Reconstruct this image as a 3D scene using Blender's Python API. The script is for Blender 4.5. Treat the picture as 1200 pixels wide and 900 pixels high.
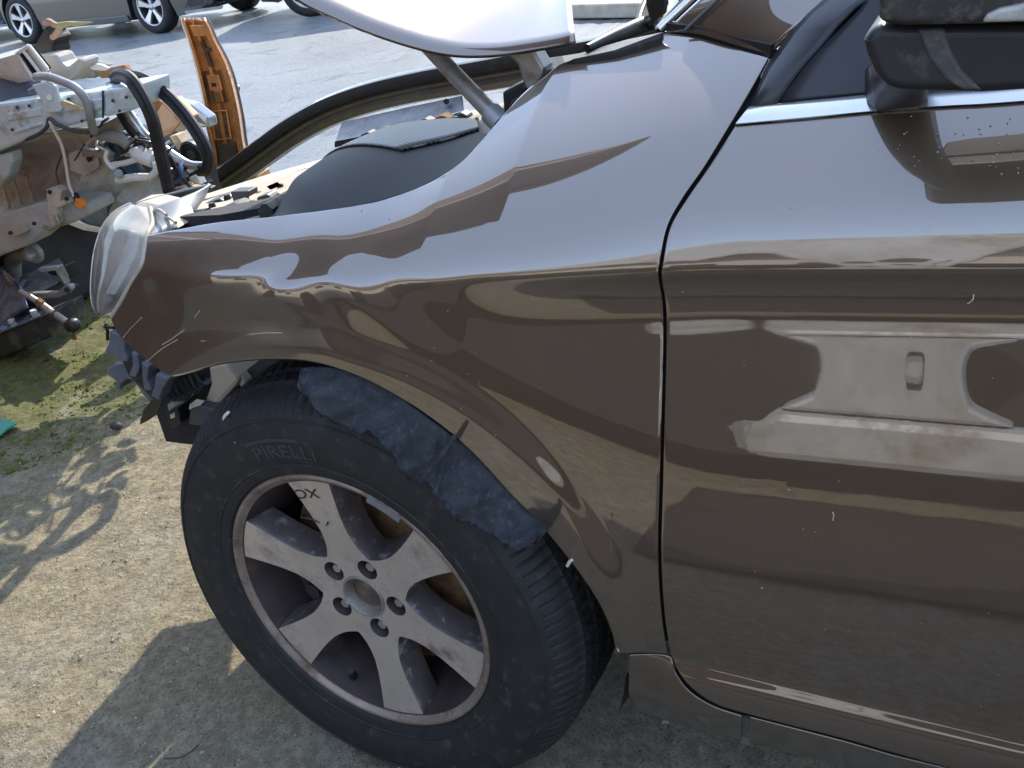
import bpy, bmesh, math, random
import numpy as np
from mathutils import Vector, Matrix

for o in list(bpy.data.objects): bpy.data.objects.remove(o)
scene = bpy.context.scene
COL = scene.collection
random.seed(7); RNG = np.random.default_rng(7)
R = math.radians

# ------------------------------------------------------------------ camera
CX, CYAW, CPIT, CROL, CF = np.array([.852, -.954, 1.327]), .495, .470, .164, 1201.6
_fw = np.array([-math.sin(CYAW)*math.cos(CPIT), math.cos(CYAW)*math.cos(CPIT), -math.sin(CPIT)])
_rt = np.array([math.cos(CYAW), math.sin(CYAW), 0.]); _up = np.cross(_rt, _fw)
RT = _rt*math.cos(CROL) - _up*math.sin(CROL); UP = _rt*math.sin(CROL) + _up*math.cos(CROL)
cd = bpy.data.cameras.new('camera'); cam = bpy.data.objects.new('camera', cd); COL.objects.link(cam)
cam.matrix_world = Matrix(((RT[0], UP[0], -_fw[0], CX[0]), (RT[1], UP[1], -_fw[1], CX[1]), (RT[2], UP[2], -_fw[2], CX[2]), (0, 0, 0, 1)))
cd.sensor_width = 36; cd.lens = 36*CF/1200; cd.clip_start = .02; cd.clip_end = 2000
scene.camera = cam
scene.render.resolution_x, scene.render.resolution_y = 1024, 768

# ------------------------------------------------------------------ light
SUN_EL, SUN_AZ = R(37), R(-9)              # azimuth from +Y towards +X
sdir = Vector((math.sin(SUN_AZ)*math.cos(SUN_EL), math.cos(SUN_AZ)*math.cos(SUN_EL), math.sin(SUN_EL)))
world = bpy.data.worlds.new('World'); scene.world = world; world.use_nodes = True
wn = world.node_tree
bg = wn.nodes['Background']; sky = wn.nodes.new('ShaderNodeTexSky'); sky.sky_type = 'NISHITA'
sky.sun_disc = False; sky.sun_elevation = SUN_EL; sky.sun_rotation = SUN_AZ % (2*math.pi)
sky.air_density = 1.0; sky.dust_density = .35; sky.ozone_density = 1.0; sky.altitude = 100
# thin even high haze over the whole sky
veil = wn.nodes.new('ShaderNodeMix'); veil.data_type = 'RGBA'; veil.blend_type = 'ADD'; veil.inputs['Factor'].default_value = 1
veil.inputs['B'].default_value = (3.2, 3.9, 5.4, 1)
wn.links.new(sky.outputs[0], veil.inputs['A']); wn.links.new(veil.outputs['Result'], bg.inputs[0]); bg.inputs[1].default_value = .15
sl = bpy.data.lights.new('sun', 'SUN'); sl.energy = 5.0; sl.angle = R(.55); sl.color = (1, .92, .79)
sun = bpy.data.objects.new('sun', sl); COL.objects.link(sun)
sun.rotation_euler = sdir.to_track_quat('Z', 'Y').to_euler(); sun.location = (0, 0, 6)
vs = scene.view_settings; vs.view_transform = 'Standard'; vs.look = 'None'; vs.exposure = .62; vs.gamma = 1; vs.use_curve_mapping = False

# ------------------------------------------------------------------ pixel helpers (1200x900 pixels -> points)
def ray(u, v): return _fw + RT*(u-600)/CF - UP*(v-450)/CF
def py(u, v, y):
    r = ray(u, v); return CX + r*(y-CX[1])/r[1]
def pz(u, v, z=0.):
    r = ray(u, v); return CX + r*(z-CX[2])/r[2]
def sst(a, b, x):
    t = np.clip((x-a)/(b-a), 0, 1); return t*t*(3-2*t)

# the brown car's side surface  y = S(x, z)
def Z0(x): return np.interp(x, [-.8, -.45, -.3, -.1, .02, .14, .35, .5, 1.2, 3], [.85, .875, .893, .904, .893, .888, .896, .902, .918, .95])
_xs = np.linspace(-.9, 3, 400); _z0 = Z0(_xs)
_k = np.exp(-np.linspace(-2.2, 2.2, 31)**2); _z0s = np.convolve(np.pad(_z0, 15, 'edge'), _k/_k.sum(), 'valid')
def S(x, z):
    z0 = np.interp(x, _xs, _z0s)
    w = np.interp(x, [-1, -.1, .12, .3, .45, .6], [.007, .008, .013, .012, .008, .005])
    d = w*np.logaddexp(0, (z-z0)/w)
    k = np.interp(x, [-.5, .1, .3, .6, 1.0], [.36, .34, .22, .08, .06]); q = np.interp(x, [-.5, -.3, 0., .14, .22, .32, .5, 1.0], [24, 24, 22, 14, 8.5, 5.4, 3.9, 2.4])
    d2 = .008*np.logaddexp(0, (d-.028*sst(.3, .6, x))/.008); y = k*d + q*(1+.25*sst(.3, .6, x))*d2*d2
    h = .0022*np.logaddexp(0, (z0-z)/.0022); y = y - .85*.031*sst(.12, .55, x)*np.exp(-h/.031)
    e = .06*np.logaddexp(0, (z-.43)/.06); y = y + (.01+.13*sst(.05, .62, x))*e + (.01+.04*sst(-.1, .3, x))*e*e
    y = y + .15*np.maximum(.5-z, 0)**2
    y = y + .75*np.maximum(-.08-x, 0)**2
    r = np.hypot(x, z-.37)
    y = y - .0045*(1-sst(.428, .474, r))
    zc = np.interp(x, [.4, .5, .9, 2.5], [.386, .381, .354, .31])
    t = .002*np.logaddexp(0, (zc-z)/.002)
    y = y - .014*(1-np.exp(-t/.020))*sst(.44, .53, x)
    y = y + .5*np.maximum(.300-z, 0)
    return y
def onS(u, v, off=0.):
    r = ray(u, v); prev = .3
    for t in np.arange(.3, 4, .01):
        p = CX + r*t
        if p[1] >= S(p[0], p[2])+off:
            a, b = prev, t
            for _ in range(30):
                m = (a+b)/2; p = CX + r*m
                if p[1] >= S(p[0], p[2])+off: b = m
                else: a = m
            return p
        prev = t
    return py(u, v, .2)

# ------------------------------------------------------------------ materials
MATS = {}
def M(name, col, rough=.5, metal=0., var=.15, scale=12., dirt=None, bump=None, coat=0., coat_rough=.03, coat_ior=1.5, trans=0., ior=1.45, spec=.5, rvar=0., alpha=1.):
    if name in MATS: return MATS[name]
    m = bpy.data.materials.new(name); m.use_nodes = True; nt = m.node_tree; N = nt.nodes; L = nt.links
    b = N['Principled BSDF']; tc = N.new('ShaderNodeTexCoord')
    def noise(s, det=5, rough=.6):
        n = N.new('ShaderNodeTexNoise'); n.inputs['Scale'].default_value = s; n.inputs['Detail'].default_value = det
        n.inputs['Roughness'].default_value = rough; L.new(tc.outputs['Object'], n.inputs['Vector']); return n
    n1 = noise(scale); mx = N.new('ShaderNodeMix'); mx.data_type = 'RGBA'
    rp = N.new('ShaderNodeValToRGB'); rp.color_ramp.elements[0].position = .3; rp.color_ramp.elements[1].position = .7
    L.new(n1.outputs['Fac'], rp.inputs[0]); L.new(rp.outputs[0], mx.inputs['Factor'])
    mx.inputs['A'].default_value = (*[c*(1-var) for c in col], 1); mx.inputs['B'].default_value = (*[min(c*(1+var), 1) for c in col], 1)
    out = mx.outputs['Result']
    b.inputs['Roughness'].default_value = rough; b.inputs['Metallic'].default_value = metal
    if dirt:
        dc, amt, ds = dirt[:3]; n2 = noise(ds, 8, .7); r2 = N.new('ShaderNodeValToRGB')
        r2.color_ramp.elements[0].position = .62-amt*.4; r2.color_ramp.elements[1].position = .78-amt*.3
        L.new(n2.outputs['Fac'], r2.inputs[0]); m2 = N.new('ShaderNodeMix'); m2.data_type = 'RGBA'
        L.new(r2.outputs[0], m2.inputs['Factor']); L.new(out, m2.inputs['A']); m2.inputs['B'].default_value = (*dc, 1); out = m2.outputs['Result']
        mr = N.new('ShaderNodeMapRange'); mr.inputs['To Min'].default_value = rough; mr.inputs['To Max'].default_value = .85
        L.new(r2.outputs[0], mr.inputs['Value']); L.new(mr.outputs[0], b.inputs['Roughness'])
        if metal:
            mr = N.new('ShaderNodeMapRange'); mr.inputs['To Min'].default_value = metal; mr.inputs['To Max'].default_value = metal*.2
            L.new(r2.outputs[0], mr.inputs['Value']); L.new(mr.outputs[0], b.inputs['Metallic'])
    L.new(out, b.inputs['Base Color'])
    if bump:
        n3 = noise(bump[1], 6, .65); bp = N.new('ShaderNodeBump'); bp.inputs['Strength'].default_value = bump[0]; bp.inputs['Distance'].default_value = bump[2] if len(bump) > 2 else .003
        L.new(n3.outputs['Fac'], bp.inputs['Height']); L.new(bp.outputs[0], b.inputs['Normal'])
    b.inputs['Coat Weight'].default_value = coat; b.inputs['Coat Roughness'].default_value = coat_rough; b.inputs['Coat IOR'].default_value = coat_ior
    b.inputs['Transmission Weight'].default_value = trans; b.inputs['IOR'].default_value = ior; b.inputs['Specular IOR Level'].default_value = spec
    b.inputs['Alpha'].default_value = alpha
    MATS[name] = m; return m

def paint(name, col, flake=1.):
    m = M(name, col, .38, .62, var=.05, scale=3, coat=1., coat_rough=.012, coat_ior=2.35)
    nt = m.node_tree; N = nt.nodes; L = nt.links; b = N['Principled BSDF']
    tc = N.new('ShaderNodeTexCoord'); v = N.new('ShaderNodeTexVoronoi'); v.inputs['Scale'].default_value = 900
    L.new(tc.outputs['Object'], v.inputs['Vector'])
    bp = N.new('ShaderNodeBump'); bp.inputs['Strength'].default_value = .25*flake; bp.inputs['Distance'].default_value = .0004
    L.new(v.outputs['Color'], bp.inputs['Height']); L.new(bp.outputs[0], b.inputs['Normal'])
    n = N.new('ShaderNodeTexNoise'); n.inputs['Scale'].default_value = 6; n.inputs['Detail'].default_value = 8; n.inputs['Roughness'].default_value = .7
    L.new(tc.outputs['Object'], n.inputs['Vector'])
    mr = N.new('ShaderNodeMapRange'); mr.inputs['From Min'].default_value = .45; mr.inputs['From Max'].default_value = .75
    mr.inputs['To Min'].default_value = .008; mr.inputs['To Max'].default_value = .07
    L.new(n.outputs['Fac'], mr.inputs['Value']); L.new(mr.outputs[0], b.inputs['Coat Roughness'])
    # faint orange peel on the clear coat
    n2 = N.new('ShaderNodeTexNoise'); n2.inputs['Scale'].default_value = 130; n2.inputs['Detail'].default_value = 1; L.new(tc.outputs['Object'], n2.inputs['Vector'])
    b2 = N.new('ShaderNodeBump'); b2.inputs['Strength'].default_value = .003; b2.inputs['Distance'].default_value = .001
    L.new(n2.outputs['Fac'], b2.inputs['Height']); L.new(b2.outputs[0], b.inputs['Coat Normal'])
    # dust specks lying on the lacquer
    v2 = N.new('ShaderNodeTexVoronoi'); v2.inputs['Scale'].default_value = 75; L.new(tc.outputs['Object'], v2.inputs['Vector'])
    lt = N.new('ShaderNodeMath'); lt.operation = 'LESS_THAN'; lt.inputs[1].default_value = .075; L.new(v2.outputs['Distance'], lt.inputs[0])
    sc = N.new('ShaderNodeSeparateColor'); L.new(v2.outputs['Color'], sc.inputs[0])
    gt = N.new('ShaderNodeMath'); gt.operation = 'GREATER_THAN'; gt.inputs[1].default_value = .86; L.new(sc.outputs[0], gt.inputs[0])
    mu = N.new('ShaderNodeMath'); mu.operation = 'MULTIPLY'; L.new(lt.outputs[0], mu.inputs[0]); L.new(gt.outputs[0], mu.inputs[1])
    old = b.inputs['Base Color'].links[0].from_socket; mx = N.new('ShaderNodeMix'); mx.data_type = 'RGBA'
    L.new(mu.outputs[0], mx.inputs['Factor']); L.new(old, mx.inputs['A']); mx.inputs['B'].default_value = (.32, .29, .24, 1); L.new(mx.outputs['Result'], b.inputs['Base Color'])
    iv = N.new('ShaderNodeMath'); iv.operation = 'SUBTRACT'; iv.inputs[0].default_value = 1; L.new(mu.outputs[0], iv.inputs[1]); L.new(iv.outputs[0], b.inputs['Coat Weight'])
    return m

BROWN = paint('brown_paint', (.128, .090, .061))
BLACKP = M('black_plastic', (.018, .018, .020), .42, var=.25, dirt=((.10, .09, .075), .12, 30), bump=(.15, 400, .0006))
DARKGREY = M('dark_grey_plastic', (.05, .052, .057), .5, var=.2, dirt=((.17, .155, .13), .25, 25), bump=(.15, 300, .0006))
SATIN = M('satin_black', (.03, .032, .038), .3, var=.1)
DUSTCAP = M('dusty_mirror_cap', (.028, .024, .021), .6, var=.3, scale=60, dirt=((.11, .10, .085), .25, 90))
RUBBER = M('rubber', (.012, .012, .013), .55, var=.2, dirt=((.05, .046, .04), .2, 40), bump=(.2, 250, .0008))
TYRE = M('tyre_rubber', (.019, .019, .020), .68, var=.25, scale=25, dirt=((.075, .068, .055), .16, 45), bump=(.25, 220, .0012))
ALU = M('brushed_trim', (.70, .70, .70), .27, .9, var=.05)
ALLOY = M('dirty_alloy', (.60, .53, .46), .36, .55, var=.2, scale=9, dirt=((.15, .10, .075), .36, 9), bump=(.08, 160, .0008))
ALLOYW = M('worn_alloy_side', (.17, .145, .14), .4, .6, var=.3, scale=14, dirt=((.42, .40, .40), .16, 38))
BARREL = M('brake_dust_barrel', (.055, .040, .040), .6, .2, var=.3, scale=12, dirt=((.12, .075, .05), .15, 18))
RUST = M('rusty_iron', (.19, .105, .05), .85, .1, var=.45, scale=55, dirt=((.22, .125, .05), .25, 80), bump=(.6, 160, .002))
IRON = M('dark_iron', (.035, .033, .034), .6, .4, var=.3, scale=20, dirt=((.10, .06, .035), .2, 25))
FELT = M('blue_black_felt', (.044, .049, .056), .95, var=.35, scale=45, dirt=((.10, .10, .10), .18, 110), bump=(.9, 420, .002), spec=.2)
CREAM = M('dusty_cream_metal', (.40, .345, .27), .7, var=.14, dirt=((.36, .27, .18), .22, 14), bump=(.2, 90, .001))
BEIGE = M('beige_plastic', (.42, .365, .285), .55, var=.12, dirt=((.34, .27, .19), .2, 20))
GREYM = M('grey_metal', (.30, .31, .32), .45, .5, var=.2, dirt=((.20, .15, .10), .2, 22))
GALV = M('dull_steel', (.38, .36, .33), .42, .7, var=.2, dirt=((.20, .13, .07), .28, 30))
PALEBLUE = M('pale_blue_paint', (.54, .62, .64), .4, var=.07, coat=.3, dirt=((.30, .24, .17), .24, 22), bump=(.08, 40, .002))
PALEBLUE_D = M('dusty_pale_blue_paint', (.47, .53, .535), .6, var=.12, dirt=((.33, .27, .20), .38, 7), bump=(.2, 60, .002))
MUD = M('muddy_inner_panel', (.47, .425, .355), .85, var=.22, scale=7, dirt=((.30, .235, .17), .30, 9), bump=(.5, 50, .003))
BLUEGREY = M('blue_grey_panel', (.10, .13, .165), .5, var=.2, dirt=((.25, .21, .16), .15, 12))
NAVY = M('navy_metal', (.055, .095, .165), .22, .5, var=.35, scale=18, coat=.5, dirt=((.15, .12, .09), .18, 20))
ORANGE = M('copper_orange_paint', (.62, .27, .085), .26, .4, var=.25, scale=16, coat=1., coat_ior=1.7, dirt=((.13, .075, .04), .20, 22))
ORANGE_D = M('rusty_recess', (.10, .062, .036), .6, .2, var=.4, scale=40, dirt=((.30, .13, .04), .3, 45))
DKBROWN = M('dark_brown_rail', (.105, .090, .076), .32, .2, var=.2, coat=.5, dirt=((.16, .13, .10), .15, 22))
WHITEP = M('off_white_plastic', (.66, .64, .58), .45, var=.1, dirt=((.36, .31, .24), .18, 40))
CARD = M('brown_board', (.30, .165, .085), .75, var=.2, scale=14, bump=(.2, 80, .002))
WOOD = M('splintered_wood', (.52, .40, .25), .8, var=.25, scale=40, bump=(.4, 120, .002))
SILVERP = M('silver_pipe_metal', (.55, .56, .57), .28, .85, var=.15, dirt=((.26, .22, .17), .15, 30))
GREENP = M('green_plastic', (.02, .26, .16), .4)
AMBER = M('amber_plastic', (.75, .24, .04), .4)
YELLOWP = M('yellow_plastic', (.62, .42, .05), .45)
BLUEP = M('blue_plastic', (.03, .10, .22), .45, var=.2)
def lens_mat():
    m = bpy.data.materials.new('scuffed_clear_lens'); m.use_nodes = True; nt = m.node_tree; N = nt.nodes; L = nt.links; N.remove(N['Principled BSDF'])
    tr = N.new('ShaderNodeBsdfTransparent'); tr.inputs[0].default_value = (.93, .94, .93, 1); gl = N.new('ShaderNodeBsdfGlossy'); gl.inputs['Roughness'].default_value = .06
    df = N.new('ShaderNodeBsdfDiffuse'); df.inputs[0].default_value = (.78, .72, .60, 1); fr = N.new('ShaderNodeFresnel'); fr.inputs[0].default_value = 1.5
    tc = N.new('ShaderNodeTexCoord'); n = N.new('ShaderNodeTexNoise'); n.inputs['Scale'].default_value = 60; n.inputs['Detail'].default_value = 9; n.inputs['Roughness'].default_value = .75; L.new(tc.outputs['Object'], n.inputs['Vector'])
    sp = N.new('ShaderNodeSeparateXYZ'); L.new(tc.outputs['Object'], sp.inputs[0]); mr = N.new('ShaderNodeMapRange'); mr.inputs['From Min'].default_value = .78; mr.inputs['From Max'].default_value = .90; mr.inputs['To Min'].default_value = .0; mr.inputs['To Max'].default_value = .45; L.new(sp.outputs['Z'], mr.inputs['Value'])
    ad = N.new('ShaderNodeMath'); ad.operation = 'ADD'; L.new(mr.outputs[0], ad.inputs[0]); r = N.new('ShaderNodeValToRGB'); r.color_ramp.elements[0].position = .34; r.color_ramp.elements[1].position = 1.5 if False else 1.0; r.color_ramp.elements[1].color = (.62, .62, .62, 1)
    ml = N.new('ShaderNodeMath'); ml.operation = 'MULTIPLY_ADD'; ml.inputs[1].default_value = .30; ml.inputs[2].default_value = .30; L.new(n.outputs['Fac'], ml.inputs[0]); L.new(ml.outputs[0], ad.inputs[1]); L.new(ad.outputs[0], r.inputs[0])
    m1 = N.new('ShaderNodeMixShader'); L.new(fr.outputs[0], m1.inputs[0]); L.new(tr.outputs[0], m1.inputs[1]); L.new(gl.outputs[0], m1.inputs[2])
    m2 = N.new('ShaderNodeMixShader'); L.new(r.outputs[0], m2.inputs[0]); L.new(m1.outputs[0], m2.inputs[1]); L.new(df.outputs[0], m2.inputs[2]); L.new(m2.outputs[0], N['Material Output'].inputs[0]); return m
LENS = lens_mat()
REFL = M('white_reflector', (.82, .84, .86), .25, .15, var=.04, bump=(.3, 300, .001))
BOWL = M('grey_reflector_bowl', (.30, .31, .315), .5, .1, var=.08)
GLASS = M('window_glass', (.55, .62, .58), .02, trans=1., ior=1.45, var=.0)
DARKIN = M('dark_interior', (.02, .02, .021), .8, var=.3)
DARKGLASS = M('dark_tinted_glass', (.010, .012, .014), .05, var=.0, spec=.6)
SILVER = M('silver_grey_paint', (.40, .41, .42), .5, .1, var=.14, scale=6, dirt=((.26, .235, .20), .3, 5))
STONE = M('gravel_stone', (.30, .265, .20), .9, var=.4, scale=45)
MOSS = M('moss', (.085, .115, .022), .95, var=.4, scale=20, spec=.2)

def ground_mat():
    m = bpy.data.materials.new('yard_concrete'); m.use_nodes = True; nt = m.node_tree; N = nt.nodes; L = nt.links; b = N['Principled BSDF']
    tc = N.new('ShaderNodeTexCoord')
    def noise(s, det=8, rough=.62, dist=0.):
        n = N.new('ShaderNodeTexNoise'); n.inputs['Scale'].default_value = s; n.inputs['Detail'].default_value = det; n.inputs['Roughness'].default_value = rough
        n.inputs['Distortion'].default_value = dist; L.new(tc.outputs['Object'], n.inputs['Vector']); return n.outputs['Fac']
    def ramp(src, a, bb, ca=(0, 0, 0, 1), cb=(1, 1, 1, 1)):
        r = N.new('ShaderNodeValToRGB'); e = r.color_ramp.elements; e[0].position = a; e[1].position = bb; e[0].color = ca; e[1].color = cb; L.new(src, r.inputs[0]); return r.outputs[0]
    def mix(f, a, c, typ='MIX'):
        x = N.new('ShaderNodeMix'); x.data_type = 'RGBA'; x.blend_type = typ
        for s, v in ((x.inputs['Factor'], f), (x.inputs['A'], a), (x.inputs['B'], c)):
            if hasattr(v, 'links'): L.new(v, s)
            else: s.default_value = v
        return x.outputs['Result']
    def mth(op, a, c):
        x = N.new('ShaderNodeMath'); x.operation = op
        for s, v in zip(x.inputs, (a, c)):
            if hasattr(v, 'links'): L.new(v, s)
            else: s.default_value = v
        return x.outputs[0]
    sep = N.new('ShaderNodeSeparateXYZ'); L.new(tc.outputs['Object'], sep.inputs[0])
    near = mix(ramp(noise(2.2), .35, .7), (.37, .335, .255, 1), (.48, .445, .355, 1))
    near = mix(ramp(noise(1.3, 7, .65, .6), .42, .62), near, (.43, .355, .215, 1))
    near = mix(ramp(noise(38, 8, .75), .42, .60), mix(.6, near, (.13, .105, .06, 1)), near)
    near = mix(ramp(noise(9, 9, .7, .5), .60, .72), near, (.44, .41, .34, 1))
    near = mix(ramp(noise(150, 3, .7), .57, .66), near, (.10, .09, .065, 1))
    near = mix(ramp(noise(260, 4, .8), .56, .68), near, (.52, .48, .38, 1))
    # moss: grows in the damp corner in front of the car
    mr = N.new('ShaderNodeMapRange'); mr.inputs['From Min'].default_value = -1.05; mr.inputs['From Max'].default_value = -1.9; L.new(sep.outputs['X'], mr.inputs['Value'])
    my = N.new('ShaderNodeMapRange'); my.inputs['From Min'].default_value = .25; my.inputs['From Max'].default_value = .85; L.new(sep.outputs['Y'], my.inputs['Value'])
    mz = N.new('ShaderNodeMapRange'); mz.inputs['From Min'].default_value = 3.2; mz.inputs['From Max'].default_value = 2.3; L.new(sep.outputs['Y'], mz.inputs['Value'])
    area = mth('MULTIPLY', mth('MULTIPLY', mr.outputs[0], my.outputs[0]), mz.outputs[0])
    mossf = ramp(mth('ADD', mth('MULTIPLY', area, .34), noise(7, 9, .72)), .62, .80)
    mossf2 = ramp(noise(3.1, 9, .74), .66, .75)
    near = mix(mth('MULTIPLY', mossf2, .4), near, (.20, .19, .07, 1))
    near = mix(mth('MULTIPLY', mossf, .85), near, mix(ramp(noise(30), .3, .7), (.065, .085, .020, 1), (.19, .19, .035, 1)))
    far = mix(ramp(noise(.8), .35, .65), (.175, .20, .215, 1), (.245, .268, .28, 1))
    far = mix(ramp(noise(2.6, 9, .72, 1.2), .55, .62), far, (.095, .115, .13, 1))
    far = mix(ramp(noise(60, 6, .7), .55, .7), far, (.085, .10, .11, 1))
    far = mix(ramp(noise(.35, 6, .6, .8), .56, .64), far, (.29, .28, .25, 1))
    fy = N.new('ShaderNodeMapRange'); fy.inputs['From Min'].default_value = 2.3; fy.inputs['From Max'].default_value = 3.1; L.new(sep.outputs['Y'], fy.inputs['Value'])
    fm = ramp(mth('ADD', fy.outputs[0], mth('MULTIPLY', mth('SUBTRACT', noise(2, 6), .5), .8)), .35, .65)
    L.new(mix(fm, near, far), b.inputs['Base Color'])
    L.new(mix(fm, (.95,)*3+(1,), (.40,)*3+(1,)), b.inputs['Roughness'])
    bh = mth('ADD', mth('ADD', noise(22, 9, .75), mth('MULTIPLY', noise(95, 6, .7), .7)), mth('MULTIPLY', noise(330, 3, .6), .22))
    bp = N.new('ShaderNodeBump'); bp.inputs['Strength'].default_value = 1.0; bp.inputs['Distance'].default_value = .022; L.new(bh, bp.inputs['Height']); L.new(bp.outputs[0], b.inputs['Normal'])
    return m

# ------------------------------------------------------------------ mesh helpers
def setp(o, label=None, cat=None, group=None, kind=None):
    for k, v in (('label', label), ('category', cat), ('group', group), ('kind', kind)):
        if v: o[k] = v
    return o
def link(o, parent=None):
    COL.objects.link(o)
    if parent is not None:
        o.parent = parent; o.matrix_parent_inverse = PINV.get(parent.name, Matrix.Identity(4))
    return o
PINV = {}
def thing(name, label, cat, loc, group=None):
    o = bpy.data.objects.new(name, None); COL.objects.link(o); o.location = loc; o.empty_display_size = .1
    PINV[o.name] = Matrix.Translation(-Vector(loc)); return setp(o, label, cat, group)
def mk(name, V, F, mat, parent=None, smooth=False, fix=True, bevel=0., solid=0., label=None, cat=None, seg=2, sharp=None):
    me = bpy.data.meshes.new(name); me.from_pydata([tuple(map(float, v)) for v in V], [], F)
    if fix:
        bm = bmesh.new(); bm.from_mesh(me); bmesh.ops.remove_doubles(bm, verts=bm.verts, dist=1e-6); bmesh.ops.recalc_face_normals(bm, faces=bm.faces); bm.to_mesh(me); bm.free()
    me.materials.append(mat); me.update()
    if smooth:
        me.polygons.foreach_set('use_smooth', [True]*len(me.polygons))
        if sharp: me.set_sharp_from_angle(angle=R(sharp))
    o = bpy.data.objects.new(name, me); link(o, parent)
    if solid:
        s = o.modifiers.new('solid', 'SOLIDIFY'); s.thickness = solid; s.offset = -1; s.use_even_offset = False
    if bevel:
        bv = o.modifiers.new('bevel', 'BEVEL'); bv.width = bevel; bv.segments = seg; bv.limit_method = 'ANGLE'; bv.angle_limit = R(40)
    return setp(o, label, cat)
def cat_rom(pts, n=None, per=10, closed=False):
    P = np.asarray(pts, float); k = len(P)
    if k < 3 and not closed:
        out = np.array([P[0]+(P[-1]-P[0])*t for t in np.linspace(0, 1, per*2)])
    else:
        Q = np.vstack([P[-1], P, P[:2]]) if closed else np.vstack([2*P[0]-P[1], P, 2*P[-1]-P[-2]])
        out = []
        for i in range(k if closed else k-1):
            p0, p1, p2, p3 = Q[i:i+4]
            for t in np.linspace(0, 1, per, endpoint=False):
                out.append(.5*((2*p1)+(-p0+p2)*t+(2*p0-5*p1+4*p2-p3)*t*t+(-p0+3*p1-3*p2+p3)*t**3))
        if not closed: out.append(P[-1])
        out = np.array(out)
    if n:
        d = np.r_[0, np.cumsum(np.linalg.norm(np.diff(out, axis=0), axis=1))]; s = np.linspace(0, d[-1], n)
        out = np.c_[tuple(np.interp(s, d, out[:, j]) for j in range(out.shape[1]))]
    return out
def coons(top, right, bottom, left, nu, nv, smooth=True):
    f = cat_rom if smooth else (lambda p, n: cat_rom(p, n, 2))
    T, B, Lf, Rt = f(top, nu), f(bottom, nu), f(left, nv), f(right, nv)
    u = np.linspace(0, 1, nu)[None, :, None]; v = np.linspace(0, 1, nv)[:, None, None]
    return (1-v)*T[None]+v*B[None]+(1-u)*Lf[:, None]+u*Rt[:, None]-((1-u)*(1-v)*T[0]+u*(1-v)*T[-1]+(1-u)*v*B[0]+u*v*B[-1])
def gridmesh(G):
    nv, nu = G.shape[:2]
    F = [(j*nu+i, j*nu+i+1, (j+1)*nu+i+1, (j+1)*nu+i) for j in range(nv-1) for i in range(nu-1)]
    return G.reshape(-1, 3), F
def poly(name, pts, thick, mat, parent=None, vec=(0, 1, 0), **kw):
    P = np.asarray(pts, float); n = len(P); vec = np.asarray(vec, float)*thick
    V = np.vstack([P, P+vec]); F = [tuple(range(n)), tuple(range(2*n-1, n-1, -1))]+[(i, (i+1) % n, n+(i+1) % n, n+i) for i in range(n)]
    return mk(name, V, F, mat, parent, **kw)
def pxy(l, y): return [py(a[0], a[1], a[2] if len(a) > 2 else y) for a in l]
def frames(P):
    T = np.gradient(P, axis=0); T /= np.linalg.norm(T, axis=1)[:, None]+1e-12
    n = np.cross(T[0], [0, 0, 1.]);
    if np.linalg.norm(n) < .1: n = np.cross(T[0], [0, 1., 0])
    n /= np.linalg.norm(n); out = []
    for t in T:
        n = n-t*(n@t); n /= np.linalg.norm(n); out.append((t, n, np.cross(t, n)))
    return out
def tube(name, pts, r, mat, parent=None, seg=10, per=8, smooth_path=True, **kw):
    P = cat_rom(pts, per=per) if smooth_path else np.asarray(pts, float)
    rr = np.interp(np.linspace(0, 1, len(P)), np.linspace(0, 1, len(r)), r) if hasattr(r, '__len__') else np.full(len(P), r)
    V = []; F = []
    for i, (p, (t, n, b)) in enumerate(zip(P, frames(P))):
        for k in range(seg):
            a = 2*math.pi*k/seg; V.append(p+rr[i]*(math.cos(a)*n+math.sin(a)*b))
    for i in range(len(P)-1):
        for k in range(seg): F.append((i*seg+k, i*seg+(k+1) % seg, (i+1)*seg+(k+1) % seg, (i+1)*seg+k))
    F += [tuple(range(seg)), tuple(range((len(P)-1)*seg, len(P)*seg))]
    return mk(name, V, F, mat, parent, smooth=True, sharp=50, **kw)
def sweep(name, pts, prof, mat, parent=None, up=(0, 0, 1), per=10, scale=None, **kw):
    """profile [(side, up)] swept along a smooth path; side = path x up"""
    P = cat_rom(pts, per=per); T = np.gradient(P, axis=0); T /= np.linalg.norm(T, axis=1)[:, None]
    up = np.asarray(up, float); V = []; F = []; m = len(prof)
    for i, (p, t) in enumerate(zip(P, T)):
        s = np.cross(t, up); s /= np.linalg.norm(s); w = np.cross(s, t); k = 1 if scale is None else np.interp(i/(len(P)-1), np.linspace(0, 1, len(scale)), scale)
        for a, b in prof: V.append(p+k*(a*s+b*w))
    for i in range(len(P)-1):
        for k in range(m): F.append((i*m+k, i*m+(k+1) % m, (i+1)*m+(k+1) % m, (i+1)*m+k))
    F += [tuple(range(m)), tuple(range((len(P)-1)*m, len(P)*m))]
    kw.setdefault('smooth', True); kw.setdefault('sharp', 45)
    return mk(name, V, F, mat, parent, **kw)
def lathe(prof, n, xf, phi0=0., phi1=2*math.pi, fn=None):
    """profile [(r, w)] around the wheel axis -> verts, faces"""
    full = abs(phi1-phi0-2*math.pi) < 1e-6; m = n if full else n+1; V = []; F = []
    for i in range(m):
        a = phi0+(phi1-phi0)*i/n
        for j, (r, w) in enumerate(prof):
            if fn: r, w = fn(i, j, r, w)
            V.append(xf((r*math.cos(a), w, r*math.sin(a))))
    k = len(prof)
    for i in range(n):
        for j in range(k-1):
            F.append((i*k+j, i*k+j+1, ((i+1) % m)*k+j+1, ((i+1) % m)*k+j))
    return V, F
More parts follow.
